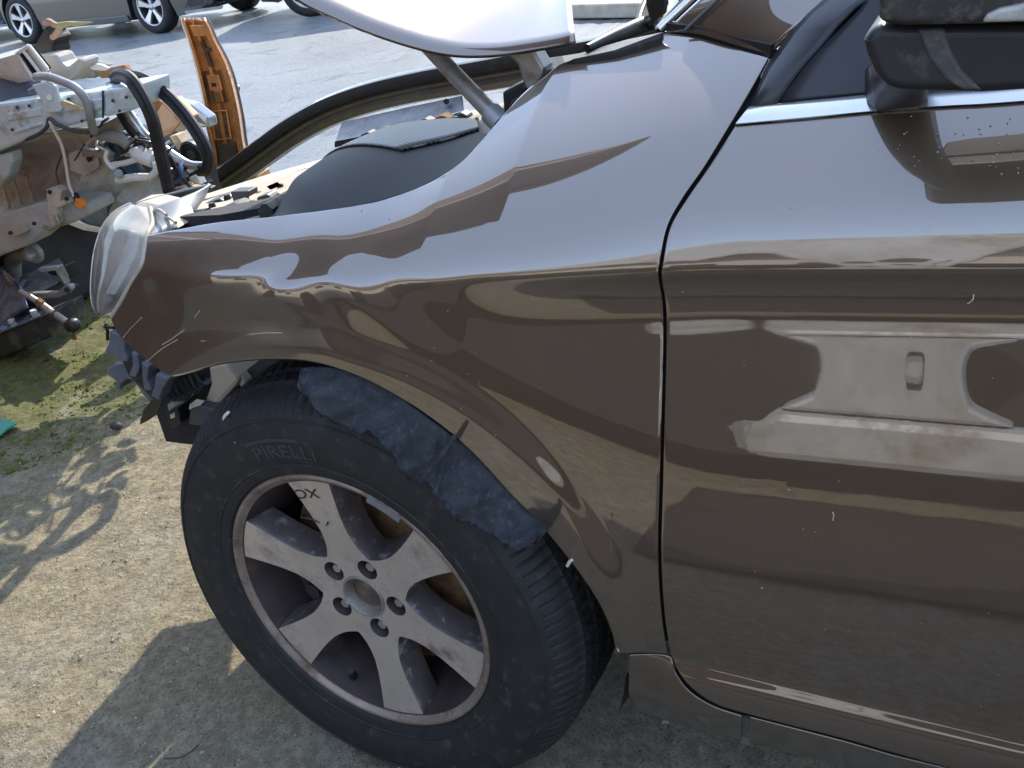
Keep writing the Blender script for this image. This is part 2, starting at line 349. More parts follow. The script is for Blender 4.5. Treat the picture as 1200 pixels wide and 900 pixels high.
def box(name, lo, hi, mat, parent=None, **kw):
    (a, b, c), (d, e, f) = lo, hi
    return poly(name, [(a, b, c), (d, b, c), (d, b, f), (a, b, f)], e-b, mat, parent, **kw)
def blob(name, c, rad, mat, parent=None, p=2.6, nu=28, nv=16, rot=None, fn=None, **kw):
    """superellipsoid body, shaped further by fn"""
    V = []; F = []
    def f(t, e): return math.copysign(abs(t)**e, t)
    for j in range(nv+1):
        b = -math.pi/2+math.pi*j/nv
        for i in range(nu):
            a = 2*math.pi*i/nu; e = 2/p
            q = np.array([f(math.cos(b), e)*f(math.cos(a), e), f(math.cos(b), e)*f(math.sin(a), e), f(math.sin(b), e)])
            if fn: q = fn(q)
            q = q*np.asarray(rad)
            if rot is not None: q = np.asarray(rot @ Vector(q))
            V.append(q+np.asarray(c))
    for j in range(nv):
        for i in range(nu): F.append((j*nu+i, j*nu+(i+1) % nu, (j+1)*nu+(i+1) % nu, (j+1)*nu+i))
    return mk(name, V, F, mat, parent, smooth=True, **kw)
def vnoise(x, y, s, seed=0):
    g = np.random.default_rng(seed).random((256, 256)); X, Y_ = x*s+1000.3, y*s+1000.7
    i, j = np.floor(X).astype(int), np.floor(Y_).astype(int); a, b = X-i, Y_-j; a = a*a*(3-2*a); b = b*b*(3-2*b)
    g2 = lambda p, q: g[p % 256, q % 256]
    return (g2(i, j)*(1-a)+g2(i+1, j)*a)*(1-b)+(g2(i, j+1)*(1-a)+g2(i+1, j+1)*a)*b
def text_mesh(body):
    cu = bpy.data.curves.new('txt', 'FONT'); cu.body = body; cu.size = 1; cu.resolution_u = 3; cu.offset = .012
    o = bpy.data.objects.new('txt', cu); COL.objects.link(o); dg = bpy.context.evaluated_depsgraph_get(); me = o.evaluated_get(dg).to_mesh()
    V = np.array([v.co[:] for v in me.vertices]); F = [tuple(p.vertices) for p in me.polygons]
    o.evaluated_get(dg).to_mesh_clear(); bpy.data.objects.remove(o); bpy.data.curves.remove(cu); return V, F

# ================================================================== GROUND
def gcoords(a, b, step, far):
    mid = np.arange(a, b+1e-9, step); l = []; s = step; x = a
    while x > -far: s *= 1.35; x -= s; l.append(x)
    r = []; s = step; x = b
    while x < far: s *= 1.35; x += s; r.append(x)
    return np.array(l[::-1]+list(mid)+r)
gx, gy = gcoords(-2.8, 1.6, .0135, 260), gcoords(-1.2, 2.8, .0135, 260)
GX, GY = np.meshgrid(gx, gy)
def gheight(x, y):
    h = .012*(vnoise(x, y, 2.1, 1)-.5)+.010*(vnoise(x, y, 7, 2)-.5)+.008*(vnoise(x, y, 19, 3)-.5)+.0065*(vnoise(x, y, 45, 4)-.5)
    return h
GZ = gheight(GX, GY)*np.clip(1.3-np.hypot(GX, GY)/60, 0, 1)-.008
Vg, Fg = gridmesh(np.dstack([GX, GY, GZ]))
go = mk('ground', Vg, Fg, ground_mat(), fix=False, smooth=True); setp(go, 'rough mossy concrete yard', None, None, 'structure')

# loose stones and moss (nobody could count them)
def scatter(name, n, area, mat, size, flat, label, keep, seed=3):
    rg = np.random.default_rng(seed)
    base = np.array([(1, 0, 0), (-1, 0, 0), (0, 1, 0), (0, -1, 0), (0, 0, 1), (0, 0, -1.)]); bf = np.array([(0, 2, 4), (2, 1, 4), (1, 3, 4), (3, 0, 4), (2, 0, 5), (1, 2, 5), (3, 1, 5), (0, 3, 5)])
    x, y = rg.uniform(area[0], area[1], n), rg.uniform(area[2], area[3], n); k = keep(x, y); x, y = x[k], y[k]; n = len(x)
    sz = size*rg.lognormal(0, .5, n); q = base[None]*(sz[:, None, None]*rg.uniform(.6, 1.3, (n, 6, 1))); q[..., 1] *= rg.uniform(.6, 1, (n, 1)); q[..., 2] *= flat
    a = rg.uniform(0, 6.28, n)[:, None]; c, sn = np.cos(a), np.sin(a); X = q[..., 0]*c-q[..., 1]*sn; Y_ = q[..., 0]*sn+q[..., 1]*c
    z = gheight(x, y)-.008+sz*flat*.3
    V = np.dstack([X+x[:, None], Y_+y[:, None], q[..., 2]+z[:, None]]).reshape(-1, 3); F = (bf[None]+6*np.arange(n)[:, None, None]).reshape(-1, 3)
    me = bpy.data.meshes.new(name); me.from_pydata(V.tolist(), [], F.tolist()); me.materials.append(mat); o = bpy.data.objects.new(name, me); COL.objects.link(o)
    return setp(o, label, None, None, 'stuff')
scatter('loose_gravel', 26000, (-2.2, .9, -.9, 1.9), STONE, .0019, .6, 'fine loose grit scattered over the concrete yard', lambda x, y: vnoise(x, y, 3, 9) > .42)
scatter('moss', 16000, (-3.2, -1.0, .3, 2.7), MOSS, .0046, .45, 'green moss growing on the shaded concrete', lambda x, y: vnoise(x, y, 5, 11)*np.clip((-1.0-x)/.9, 0, 1)*np.clip((y-.3)/.5, 0, 1) > .30, 5)

# ================================================================== BROWN CAR
car = thing('brown_car', 'brown metallic car with raised bonnet, missing bumper and torn wheel arch liner', 'car', (0, .9, 0))
def s2(l, off=0.): return [onS(u, v, off)[[0, 2]] for u, v in l]
def surf_panel(name, top, right, bottom, left, nu, nv, mat, parent, off=0., solid=.0035, fn=None, **kw):
    G = coons(top, right, bottom, left, nu, nv); X, Zz = G[..., 0], G[..., 1]; Yy = S(X, Zz)+off
    if fn is not None: Yy = Yy+fn(X, Zz, np.linspace(0, 1, nu)[None, :], np.linspace(0, 1, nv)[:, None])
    V, F = gridmesh(np.dstack([X, Yy, Zz]))
    F = [f[::-1] for f in F]
    o = mk(name, V, F, mat, parent, smooth=True, fix=False, **kw)
    me = o.data
    if sum(p.normal.y for p in me.polygons) > 0: me.flip_normals()
    if solid:
        sm = o.modifiers.new('solid', 'SOLIDIFY'); sm.thickness = solid; sm.offset = -1
        bv = o.modifiers.new('bevel', 'BEVEL'); bv.width = .0012; bv.segments = 2; bv.limit_method = 'ANGLE'; bv.angle_limit = R(60)
    return o
FT = [(173, 276), (187, 273), (208, 269), (260, 260), (345, 251), (400, 244), (440, 237), (470, 228), (500, 216), (520, 205), (542, 189), (560, 170), (590, 135), (615, 108), (640, 88), (655, 76), (680, 68), (720, 58), (760, 43), (780, 39), (820, 45), (860, 56), (900, 68)]
FR = [(900, 68), (880, 104), (855, 146), (825, 195), (800, 231), (782, 264), (774, 300), (772, 330), (775, 346), (777, 370), (776, 450), (773, 560), (771, 650), (775, 720), (782, 766)]
FB = [(130, 375), (143, 397), (170, 420), (198, 440), (202, 440), (215, 437), (260, 425), (320, 420), (370, 424), (420, 440), (470, 466), (520, 500), (560, 536), (600, 580), (640, 622), (680, 672), (707, 715), (725, 760), (729, 765), (782, 766)]
FL = [(173, 276), (171, 293), (167, 312), (153, 335), (143, 355), (130, 375)]
def dent(X, Zz, u, v):
    c = onS(183, 345); r = np.hypot(X-c[0], (Zz-c[2])*1.0); y = .006*np.exp(-(r/.030)**2)
    c2 = onS(395, 350); y = y+.0016*np.sin(X*55+Zz*40)*np.exp(-(((X-c2[0])/.12)**2+((Zz-c2[2])/.06)**2))
    c3 = onS(330, 320); y = y+.004*np.exp(-(((X-c3[0])/.05)**2+((Zz-c3[2]-.3*(X-c3[0]))/.018)**2))
    return y
surf_panel('front_wing', s2(FT), s2(FR), s2(FB), s2(FL), 260, 190, BROWN, car, fn=dent)
# arch lip: rolled flange following the wheel arch
lipp = cat_rom([onS(u, v) for u, v in FB[3:-1]], 70)
Vl = []; Fl = []
for i, p in enumerate(lipp):
    c = np.array([0, 0, .37]); d = c-p; d[1] = 0; d /= np.linalg.norm(d)
    for k, (a, b) in enumerate(((0, .001), (.0035, .003), (.005, .009), (.004, .022))): Vl.append(p+d*a+np.array([0, b, 0]))
    if i: Fl += [((i-1)*4+k, (i-1)*4+k+1, i*4+k+1, i*4+k) for k in range(3)]
mk('arch_lip', Vl, Fl, BROWN, car, smooth=True)
# door
DL = [(u+3.8+(1.6 if v < 250 else 0), v+1) for u, v in FR[2:]]; DL[0] = (862, 147)
sx = lambda x, z: np.array([x, z])
DT = s2([(862, 147), (950, 139), (1033, 131), (1120, 125), (1200, 120)])+[sx(1.15, 1.062), sx(1.55, 1.084)]
DB = s2([(789, 768), (797, 786), (812, 806), (838, 824), (872, 836), (1000, 869), (1090, 894)])+[sx(1.15, .275), sx(1.60, .262)]
DR = [sx(1.55, 1.084), sx(1.60, .9), sx(1.615, .6), sx(1.60, .262)]
door = surf_panel('front_door', DT, DR, DB, s2(DL), 220, 240, BROWN, car)
# rear door and quarter, beyond the frame
surf_panel('rear_door', [sx(1.56, 1.117), sx(2.0, 1.14), sx(2.45, 1.17)], [sx(2.45, 1.17), sx(2.5, .8), sx(2.30, .45), sx(2.18, .27)], [sx(1.607, .262), sx(1.9, .262), sx(2.18, .27)], [sx(1.56, 1.117), sx(1.608, .9), sx(1.622, .6), sx(1.607, .262)], 60, 60, BROWN, car)
# dark jamb seen through the door gap
surf_panel('door_jamb', s2([(880, 60), (915, 90)])[:1]+s2([(930, 100)]), s2([(900, 150), (835, 230), (800, 300), (800, 500), (800, 700), (815, 770)]), s2([(745, 760), (780, 765), (815, 770)]), s2([(880, 60), (840, 140), (760, 270), (750, 400), (745, 600), (745, 760)]), 8, 40, DARKIN, car, off=.022, solid=0)
# lower sill
st = s2([(736, 770), (782, 771), (790, 790), (806, 812), (834, 830), (869, 842)]); sb = s2([(748, 838), (775, 846), (800, 853), (830, 861), (850, 866), (868, 871)])
surf_panel('sill_front_cap', st, [st[-1], sb[-1]], sb, [st[0], sb[0]], 60, 24, BROWN, car, off=.004)
st2 = s2([(878, 843), (1000, 875), (1090, 900)])+[sx(1.15, .266), sx(2.3, .26)]; sb2 = s2([(877, 873), (1000, 903)])+[sx(1.0, .205), sx(2.3, .20)]
surf_panel('sill_cover', st2, [st2[-1], sb2[-1]], sb2, [st2[0], sb2[0]], 60, 24, BROWN, car, off=.004)
j0, j1 = onS(873, 842, .012), onS(873, 872, .012)
poly('sill_joint', [j0+[-.006, 0, 0], j0+[.006, 0, 0], j1+[.006, 0, 0], j1+[-.006, 0, 0]], .006, GREYM, car)
# underbody, so that no daylight passes below
box('underbody', (.47, .10, .18), (2.9, 1.75, .34), DARKIN, car)
box('firewall', (.44, .22, .25), (.50, 1.60, .93), DARKIN, car)
box('cabin_floor_side', (.50, .12, .33), (2.7, .16, .98), DARKIN, car)

# chrome waist trim
ct = cat_rom([onS(u, v, .0) for u, v in [(877, 126), (950, 119), (1033, 111), (1120, 105), (1200, 100)]]+[np.array([x, S(x, z), z]) for x, z in ((1.15, 1.080), (1.55, 1.104))], 50)
cb = cat_rom([onS(u, v, .0) for u, v in [(862, 145), (950, 137), (1033, 129), (1120, 123), (1200, 118)]]+[np.array([x, S(x, z), z]) for x, z in ((1.15, 1.063), (1.55, 1.086))], 50)
Vc = []; Fc = []
for i in range(50):
    for t, o_ in ((0, .006), (0, -.003), (.12, -.0055), (.5, -.0065), (.9, -.0055), (1, -.003), (1, .006)):
        p = ct[i]*(1-t)+cb[i]*t; Vc.append(p+[0, o_, 0])
    if i: Fc += [((i-1)*7+k, (i-1)*7+k+1, i*7+k+1, i*7+k) for k in range(6)]
Fc += [tuple(range(7)), tuple(range(343, 350))]
mk('waist_trim', Vc, Fc, ALU, car, smooth=True, sharp=50)

# A-pillar, window frame and glass: planes leaning back from the wing
def along(p, q, t): return np.asarray(p)*(1-t)+np.asarray(q)*t
PB = [onS(u, v) for u, v in [(782, 35), (800, 37), (822, 40), (860, 51), (904, 61)]]        # pillar foot, front to rear
DIRP = np.array([.66, .30, .52])
Gp = []
for k in np.linspace(0, 1, 14):
    row = []
    for i, p in enumerate(PB):
        q = p+DIRP*k*1.02+np.array([0, .07*k*k, -.05*k*k]); row.append(q+np.array([-.004, .0, -.002]))
    Gp.append(row)
Gp = np.array(Gp); Gs = np.array([cat_rom(r_, 24) for r_ in Gp]); bul = np.sin(np.linspace(0, math.pi, 24))
Gs[:, :, 1] -= .005*bul; Gs[:, :, 2] += .005*bul
V, F = gridmesh(Gs); pil = mk('a_pillar', V, F, BROWN, car, smooth=True)
pil.modifiers.new('solid', 'SOLIDIFY').thickness = .004
tube('windscreen_trim', [Gs[k, 0]+np.array([-.006, .0, .004]) for k in range(0, 14, 2)], .0045, ALU, car, per=3)
tube('pillar_seam_trim', [Gs[k, 6]+np.array([-.002, -.003, .003]) for k in range(0, 14, 2)], .0022, SATIN, car, per=3)
sweep('pillar_gap_strip', [p+np.array([.002, .004, .004]) for p in PB], [(-.006, -.012), (.006, -.012), (.006, .004), (-.006, .004)], RUBBER, car)
# black door frame strip behind the pillar
fb0, fb1 = onS(880, 124, .004), onS(909, 121, .004)
e0 = py(903, 63, .215); e1 = py(960, 0, .24); f1 = py(1013, 0, .213)
fr_l = [fb0, along(fb0, e0, .6)+[0, 0, 0], e0+[.004, .005, 0], e1+[.004, .004, 0], Gs[4, -1]+[.012, .004, -.004], Gs[8, -1]+[.012, .004, -.004], Gs[13, -1]+[.012, .004, -.004]]
fr_r = [fb1, py(928, 95, .175), py(947, 70, .185), py(975, 40, .197), f1, Gs[4, -1]+[.055, -.012, -.035], Gs[8, -1]+[.055, -.012, -.035], Gs[13, -1]+[.055, -.012, -.035]]
L1, R1 = cat_rom(fr_l, 40), cat_rom(fr_r, 40)
V, F = gridmesh(np.array([[L1[i]*(1-t)+R1[i]*t+np.array([0, -.004*math.sin(math.pi*t), 0]) for t in np.linspace(0, 1, 6)] for i in range(40)]))
mk('window_frame', V, F, SATIN, car, smooth=True, solid=.004)
poly('frame_backing', [py(u, v, y) for u, v, y in [(925, 112, .262), (1060, 100, .262), (1100, -80, .262), (1024, -80, .262), (966, 60, .262)]], .006, DARKIN, car)
sy = lambda v: .166+(120-v)*.00040
sl_, sr_ = cat_rom([py(u, v, sy(v)) for u, v in [(911, 121), (930, 95), (950, 70), (978, 40), (1016, 0), (1056, -60)]], 24), cat_rom([py(u, v, sy(v)) for u, v in [(1046, 109), (1050, 85), (1056, 60), (1064, 40), (1074, 0), (1090, -60)]], 24)
V, F = gridmesh(np.array([[sl_[i]*(1-t)+sr_[i]*t for t in np.linspace(0, 1, 5)] for i in range(24)])); mk('sail_panel', V, F, SATIN, car, smooth=True, solid=.005)
wq = [onS(1044, 108, .012), np.array([1.52, S(1.52, 1.12)+.012, 1.125]), np.array([1.50, .33, 1.58]), np.array([1.10, .33, 1.52]), py(1088, -60, .176), py(1074, 0, .158)]
poly('side_window', wq, .004, DARKGLASS, car)
# windscreen, roof, bulk of the cabin (all above the frame)
def mir(p): return np.array([p[0], 1.8-p[1], p[2]])
A, B = Gs[0, 0]+[-.01, .01, -.005], Gs[-1, 0]+[-.01, .01, -.005]
Gw = []
for k in np.linspace(0, 1, 10):
    a = along(A, B, k); b = mir(a); c = (a+b)/2+np.array([-.14, 0, .03]); Gw.append([(1-t)**2*a+2*t*(1-t)*(2*c-(a+b)/2)+t*t*b for t in np.linspace(0, 1, 24)])
V, F = gridmesh(np.array(Gw)); mk('windscreen', V, F, GLASS, car, smooth=True, solid=.005)
Gr = []
for k in np.linspace(0, 1, 8):
    x = B[0]+k*1.6; a = np.array([x, .38+.03*k, B[2]+.045*math.sin(k*2.2)]); b = mir(a); c = np.array([x, .9, a[2]+.05]); Gr.append([(1-t)**2*a+2*t*(1-t)*c*1.0+t*t*b for t in np.linspace(0, 1, 16)])
V, F = gridmesh(np.array(Gr)); mk('roof', V, F, BROWN, car, smooth=True, solid=.03)
box('rear_body', (2.45, .12, .3), (3.35, 1.7, 1.0), BROWN, car, bevel=.06)
box('rear_cabin', (2.2, .30, 1.0), (3.2, 1.5, 1.55), DARKIN, car, bevel=.15)
poly('dashboard', [(.62, .28, 1.0), (.95, .28, 1.0), (.95, .28, 1.10), (.75, .28, 1.11), (.62, .28, 1.09)], 1.2, DARKGREY, car, bevel=.02)
poly('front_seat', [(1.35, .4, .5), (1.5, .4, .5), (1.78, .4, 1.2), (1.70, .4, 1.3), (1.6, .4, 1.22)], .5, DARKIN, car, bevel=.05)

# door mirror
mh = poly('door_mirror', pxy([(1011, 48), (1017, 35), (1032, 29), (1075, 30), (1200, 29), (1330, 27), (1350, 60), (1330, 100), (1200, 107), (1152, 110), (1110, 109), (1060, 108), (1037, 104), (1024, 86), (1014, 62)], -.165), .17, BLACKP, car, bevel=.034, seg=8)
poly('mirror_cap', pxy([(1029, -150), (1029, 20), (1034, 28), (1060, 31), (1200, 28), (1340, 24), (1350, -60), (1300, -170), (1080, -180)], -.185), .19, DUSTCAP, mh, bevel=.020, seg=6)
foot = [onS(1050, 96, .004), py(1060, 84, .06), py(1072, 74, .0), py(1090, 68, -.06)]
sweep('mirror_foot', foot, [(-.030, -.022), (-.020, -.030), (.02, -.030), (.030, -.020), (.030, .014), (.02, .024), (-.02, .024), (-.030, .014)], BLACKP, mh, up=(0, 0, 1), scale=[1.0, .7, .6, .6])
poly('mirror_trim', pxy([(1074, 34), (1106, 33), (1113, 56), (1127, 82), (1152, 107), (1128, 106), (1106, 93), (1087, 68)], -.1668), .01, DARKGREY, mh, bevel=.003, seg=3)
poly('indicator_lens', pxy([(1150, 27), (1156, 18), (1170, 11), (1200, 5), (1330, -6), (1330, 22)], -.192), .03, M('clear_indicator', (.62, .61, .56), .12, trans=.4, var=.25, scale=90), mh, bevel=.005, seg=3)

# bonnet, raised on its hinges
HE = [(300, -34), (330, -15), (360, 4), (390, 18), (425, 33), (465, 47), (505, 58), (540, 63), (583, 62), (630, 55), (662, 49), (672, 46)]
hl = cat_rom([py(u, v, .285+.045*(1-i/11)) for i, (u, v) in enumerate(HE)], 60)
far_off = []
Gh = []
ext = [hl[0]+(hl[0]-hl[6])*s*1.9 for s in (3, 2.4, 1.8, 1.2, .6)]     # on beyond the frame to the bonnet's nose
hl = np.vstack([[e+np.array([0, .04*i_, 0]) for e, i_ in zip(ext, (5, 3.2, 1.9, .9, .3))], hl])
for i, p in enumerate(hl):
    b = mir(p); k = i/(len(hl)-1); row = []
    for t in np.linspace(0, 1, 36):
        q = p*(1-t)+b*t; s = math.sin(math.pi*t)
        q = q+np.array([-.16*s*sst(.75, 1, k), 0, .10*s - .02*s*sst(.8, 1, k)]); row.append(q)
    Gh.append(row)
Gh = np.array(Gh)
# rolled corner towards the windscreen
V, F = gridmesh(Gh); hood = mk('bonnet', V, F, BROWN, car, smooth=True)
hs = hood.modifiers.new('solid', 'SOLIDIFY'); hs.thickness = .006; hs.offset = -1
if sum(p.normal.z for p in hood.data.polygons) < 0: hood.data.flip_normals()
tube('gas_strut', [py(500, 52, .40), py(540, 95, .36), py(583, 140, .32)], .0125, GALV, car, seg=14)
tube('strut_end', [py(575, 132, .325), py(588, 146, .315)], .016, GREYM, car, seg=14)
poly('bonnet_hinge', pxy([(586, 58), (622, 55), (640, 84), (622, 112), (612, 96), (606, 76)], .34), .035, GALV, car, bevel=.004)
poly('hinge_bracket', pxy([(588, 108), (612, 96), (620, 104), (590, 136)], .36), .05, BLACKP, car, bevel=.004)

# headlight
lensL = [(153, 239, .36), (135, 249, .40), (122, 264, .43), (114, 284, .43), (110, 304, .42), (108, 327, .39), (108, 349, .35), (112, 363, .31), (118, 370, .27)]
lensR = [(176, 244, .32), (179, 262, .28), (172, 277, .235), (170, 293, .22), (166, 312, .20), (152, 335, .185), (142, 354, .18), (132, 369, .18), (128, 374, .19)]
La, Ra = cat_rom([py(*p) for p in lensL], 40), cat_rom([py(*p) for p in lensR], 40)
vw = np.array([.35, -.75, .35])
Gl = np.array([[La[i]*(1-t)+Ra[i]*t+vw*.05*math.sin(math.pi*t)**.7*math.sin(math.pi*(i+2)/43)**.6 for t in np.linspace(0, 1, 24)] for i in range(40)])
bk = np.array([.06, .12, 0.])
Gb = np.array([[La[i]*(1-t)+Ra[i]*t+bk*math.sin(math.pi*t)**.6 for t in np.linspace(0, 1, 12)] for i in range(40)])
V, F = gridmesh(Gb); hlamp = mk('headlight', V, F, BOWL, car, smooth=True, solid=.004)
V, F = gridmesh(Gl); mk('lens', V, F, LENS, hlamp, smooth=True)
rim_ = np.vstack([La, Ra[::-1]]); tube('lens_seal', list(Ra[::4]), .0045, BEIGE, hlamp, per=4); tube('lens_edge', list(La[::4]), .0035, WHITEP, hlamp, per=4)
poly('side_reflector', [py(u, v, y) for u, v, y in [(151, 270, .30), (163, 273, .265), (162, 293, .26), (147, 323, .25), (133, 346, .245), (123, 344, .27), (135, 320, .29), (149, 288, .30)]], .006, REFL, hlamp, bevel=.002)
poly('lower_reflector', [py(u, v, y) for u, v, y in [(115, 340, .36), (122, 337, .34), (130, 352, .27), (119, 361, .30)]], .006, BOWL, hlamp, bevel=.002)
blob('projector', py(132, 296, .46), (.032, .032, .036), BOWL, hlamp, p=2.2)
poly('lamp_housing', [py(u, v, y) for u, v, y in [(155, 238, .37), (172, 237, .37), (190, 241, .35), (203, 250, .33), (209, 268, .29), (180, 271, .29), (172, 262, .31)]], .05, BEIGE, hlamp, bevel=.006)
for k, (u, v) in enumerate([(186, 246), (197, 255), (190, 262)]):
    tube('housing_rib', [py(u-10, v+4, .315), py(u, v, .305), py(u+9, v+6, .29)], .003, BEIGE, hlamp, seg=6)

# engine bay on this side
poly('inner_wing', [py(u, v, y) for u, v, y in [(196, 256, .40), (236, 236, .60), (300, 214, .72), (392, 188, .80), (398, 196, .74), (352, 232, .50), (312, 251, .34), (255, 263, .30)]], .012, CREAM, car, vec=(0, 0, -1), bevel=.003)
poly('slam_panel', [py(u, v, y) for u, v, y in [(196, 247, .56), (232, 230, .78), (318, 203, 1.10), (395, 181, 1.20), (398, 190, 1.05), (300, 215, .80), (236, 238, .62), (205, 251, .50)]], .03, CREAM, car, vec=(0, 0, -1), bevel=.004)
tube('slam_panel_pipe', [py(314, 224, .78), py(318, 214, .82), py(330, 211, .86), (py(350, 206, .90)), py(372, 197, .95), py(392, 190, .98)], .006, GREYM, car)
tube('slam_panel_cable', [py(322, 219, .78), py(345, 212, .82), py(370, 203, .86)], .005, BLACKP, car)
tube('bonnet_stop', [py(207, 252, .38), py(226, 253, .37), py(245, 251, .36)], .011, BLACKP, car, seg=12)
poly('bonnet_stop_base', pxy([(210, 252), (226, 256), (228, 268), (209, 268)], .36), .03, BLACKP, car, bevel=.003)
poly('rubber_block', pxy([(259, 243), (272, 239), (281, 242), (280, 253), (264, 259), (258, 252)], .40), .04, DARKGREY, car, bevel=.006)
poly('rubber_block_base', pxy([(262, 257), (282, 248), (300, 249), (306, 258), (268, 265)], .36), .04, BLACKP, car, bevel=.004)
poly('latch_peg', pxy([(269, 225), (291, 224), (292, 231), (281, 233), (282, 241), (274, 241), (272, 233)], .52), .03, DARKGREY, car, bevel=.003)
# black scuttle cover with its mesh intake
top_ = [py(u, v, y) for u, v, y in [(308, 256, .30), (352, 229, .52), (392, 200, .66), (425, 181, .74), (462, 164, .80), (510, 154, .80), (560, 148, .74)]]
bot_ = [py(u, v, y) for u, v, y in [(318, 262, .22), (362, 256, .20), (400, 250, .19), (440, 243, .19), (480, 232, .19), (530, 208, .20), (572, 172, .22)]]
T_, B_ = cat_rom(top_, 50), cat_rom(bot_, 50)
Gd = np.array([[T_[i]*(1-t)+B_[i]*t+np.array([0, 0, .055*math.sin(math.pi*t**.8)*math.sin(math.pi*(i+3)/56)**.7*sst(0, 14, i)]) for i in range(50)] for t in np.linspace(0, 1, 24)])
V, F = gridmesh(Gd); mk('scuttle_cover', V, F, M('scuttle_plastic', (.012, .0125, .014), .62, spec=.3, var=.15, scale=4, dirt=((.13, .12, .10), .08, 6)), car, smooth=True, solid=.004)
poly('scuttle_side', [py(u, v, y) for u, v, y in [(292, 259, .31), (340, 226, .60), (390, 192, .78), (428, 176, .80), (396, 199, .68), (354, 230, .53), (312, 257, .31)]], .02, RUBBER, car, vec=(0, 0, -1), bevel=.003)
sweep('bonnet_seal', [p+np.array([0, .01, .006]) for p in T_[::5]], [(-.010, -.012), (.010, -.012), (.012, .004), (.004, .014), (-.004, .014), (-.012, .004)], RUBBER, car)
MESHM = M('mesh_grille', (.02, .02, .021), .45, var=.1)
_nt = MESHM.node_tree; _br = _nt.nodes.new('ShaderNodeTexBrick'); _tc = _nt.nodes.new('ShaderNodeTexCoord'); _br.inputs['Scale'].default_value = 55
_br.inputs['Color1'].default_value = (.010, .010, .010, 1); _br.inputs['Color2'].default_value = (.016, .016, .016, 1); _br.inputs['Mortar'].default_value = (.22, .215, .20, 1); _br.inputs['Mortar Size'].default_value = .035; _br.inputs['Brick Width'].default_value = .5
_nt.links.new(_tc.outputs['Object'], _br.inputs['Vector']); _nt.links.new(_br.outputs['Color'], _nt.nodes['Principled BSDF'].inputs['Base Color'])
Gm = []
for j in range(1, 17):
    cs_ = np.linspace(20+14*((j-1)/15)**1.5, 48.5, 30); Gm.append([Gd[j, int(c)]*(1-c+int(c))+Gd[j, int(c)+1 if c < 48.9 else 49]*(c-int(c))+np.array([0, -.003, .004]) for c in cs_])
Gm = np.array(Gm)
V, F = gridmesh(Gm); mk('intake_mesh', V, F, MESHM, car, smooth=True, solid=.003)
for u, v, y in [(250, 246, .50), (268, 236, .58), (305, 233, .60), (330, 224, .62), (345, 231, .54), (365, 205, .72)]:
    p = py(u, v, y); tube('flange_bolt', [p+[0, 0, .014], p+[0, 0, -.004]], [.006, .010], IRON, car, seg=6)
tube('wing_loom', [py(222, 248, .56), py(250, 238, .62), py(282, 228, .68), py(310, 220, .74), py(345, 208, .80), py(385, 195, .84)], .008, BLACKP, car)
tube('wing_hose', [py(212, 258, .42), py(236, 250, .50), py(262, 246, .54), py(290, 240, .56), py(322, 226, .62)], .010, RUBBER, car)
poly('fuse_lid', pxy([(236, 240), (256, 233), (262, 237), (262, 243), (244, 249), (237, 246)], .56), .06, BLACKP, car, bevel=.004)
poly('warning_sticker', [py(u, v, .50)+[0, 0, .03] for u, v in [(318, 238), (330, 233), (334, 236), (322, 241)]], .002, WHITEP, car, vec=(0, 0, 1))
poly('wing_gap', [py(u, v, y)+[0, 0, .012] for u, v, y in [(206, 262, .33), (262, 250, .37), (312, 241, .40), (330, 235, .44), (306, 252, .34), (260, 260, .30)]], .03, DARKIN, car, vec=(0, 0, -1))
for l_ in ([(238, 241, .60), (262, 234, .64), (290, 226, .70)], [(300, 222, .72), (330, 213, .78), (360, 203, .84)]):
    tube('ledge_slot', [py(*p)+[0, 0, .006] for p in l_], .006, DARKIN, car, seg=6)
tube('coolant_hose', [py(228, 262, .40), py(240, 254, .46), py(252, 256, .46), py(268, 250, .48), py(286, 252, .44)], .013, RUBBER, car)
tube('vacuum_pipe', [py(214, 246, .60), py(240, 235, .66), py(256, 240, .58), py(288, 231, .66), py(312, 232, .60), py(340, 218, .70)], .005, GREYM, car, seg=6)
poly('plug_connector', pxy([(300, 232), (312, 228), (318, 233), (316, 240), (304, 244)], .52), .03, BLACKP, car, bevel=.003)
poly('relay_box', pxy([(338, 216), (352, 211), (358, 216), (356, 226), (343, 231), (337, 225)], .66), .05, DARKGREY, car, bevel=.004)
# clutter behind the scuttle
for k, (u, v, s) in enumerate([(430, 163, 12), (447, 158, 9), (470, 155, 11), (497, 147, 10), (517, 143, 12), (540, 140, 9)]):
    poly('bay_bracket', pxy([(u-s, v+6), (u-s*.6, v-5), (u, v-8), (u+s*.8, v-4), (u+s, v+7)], .95), .03, [IRON, RUST, BLACKP][k % 3], car, bevel=.003)
poly('bay_panel', [py(u, v, y) for u, v, y in [(395, 196, 1.0), (420, 170, 1.1), (560, 128, 1.1), (600, 118, 1.0), (600, 150, .8), (430, 190, .8)]], .02, MUD, car, vec=(0, 0, -1))
box('engine_bay_floor', (-.55, .25, .45), (.42, 1.7, .62), DARKIN, car)
tube('bay_wire', [py(470, 165, .84), py(500, 152, .85), py(530, 150, .85), py(560, 140, .85)], .005, BLACKP, car)
poly('strut_top_bracket', pxy([(588, 140), (600, 118), (612, 110), (604, 138), (578, 156)], .33), .02, IRON, car, bevel=.002)

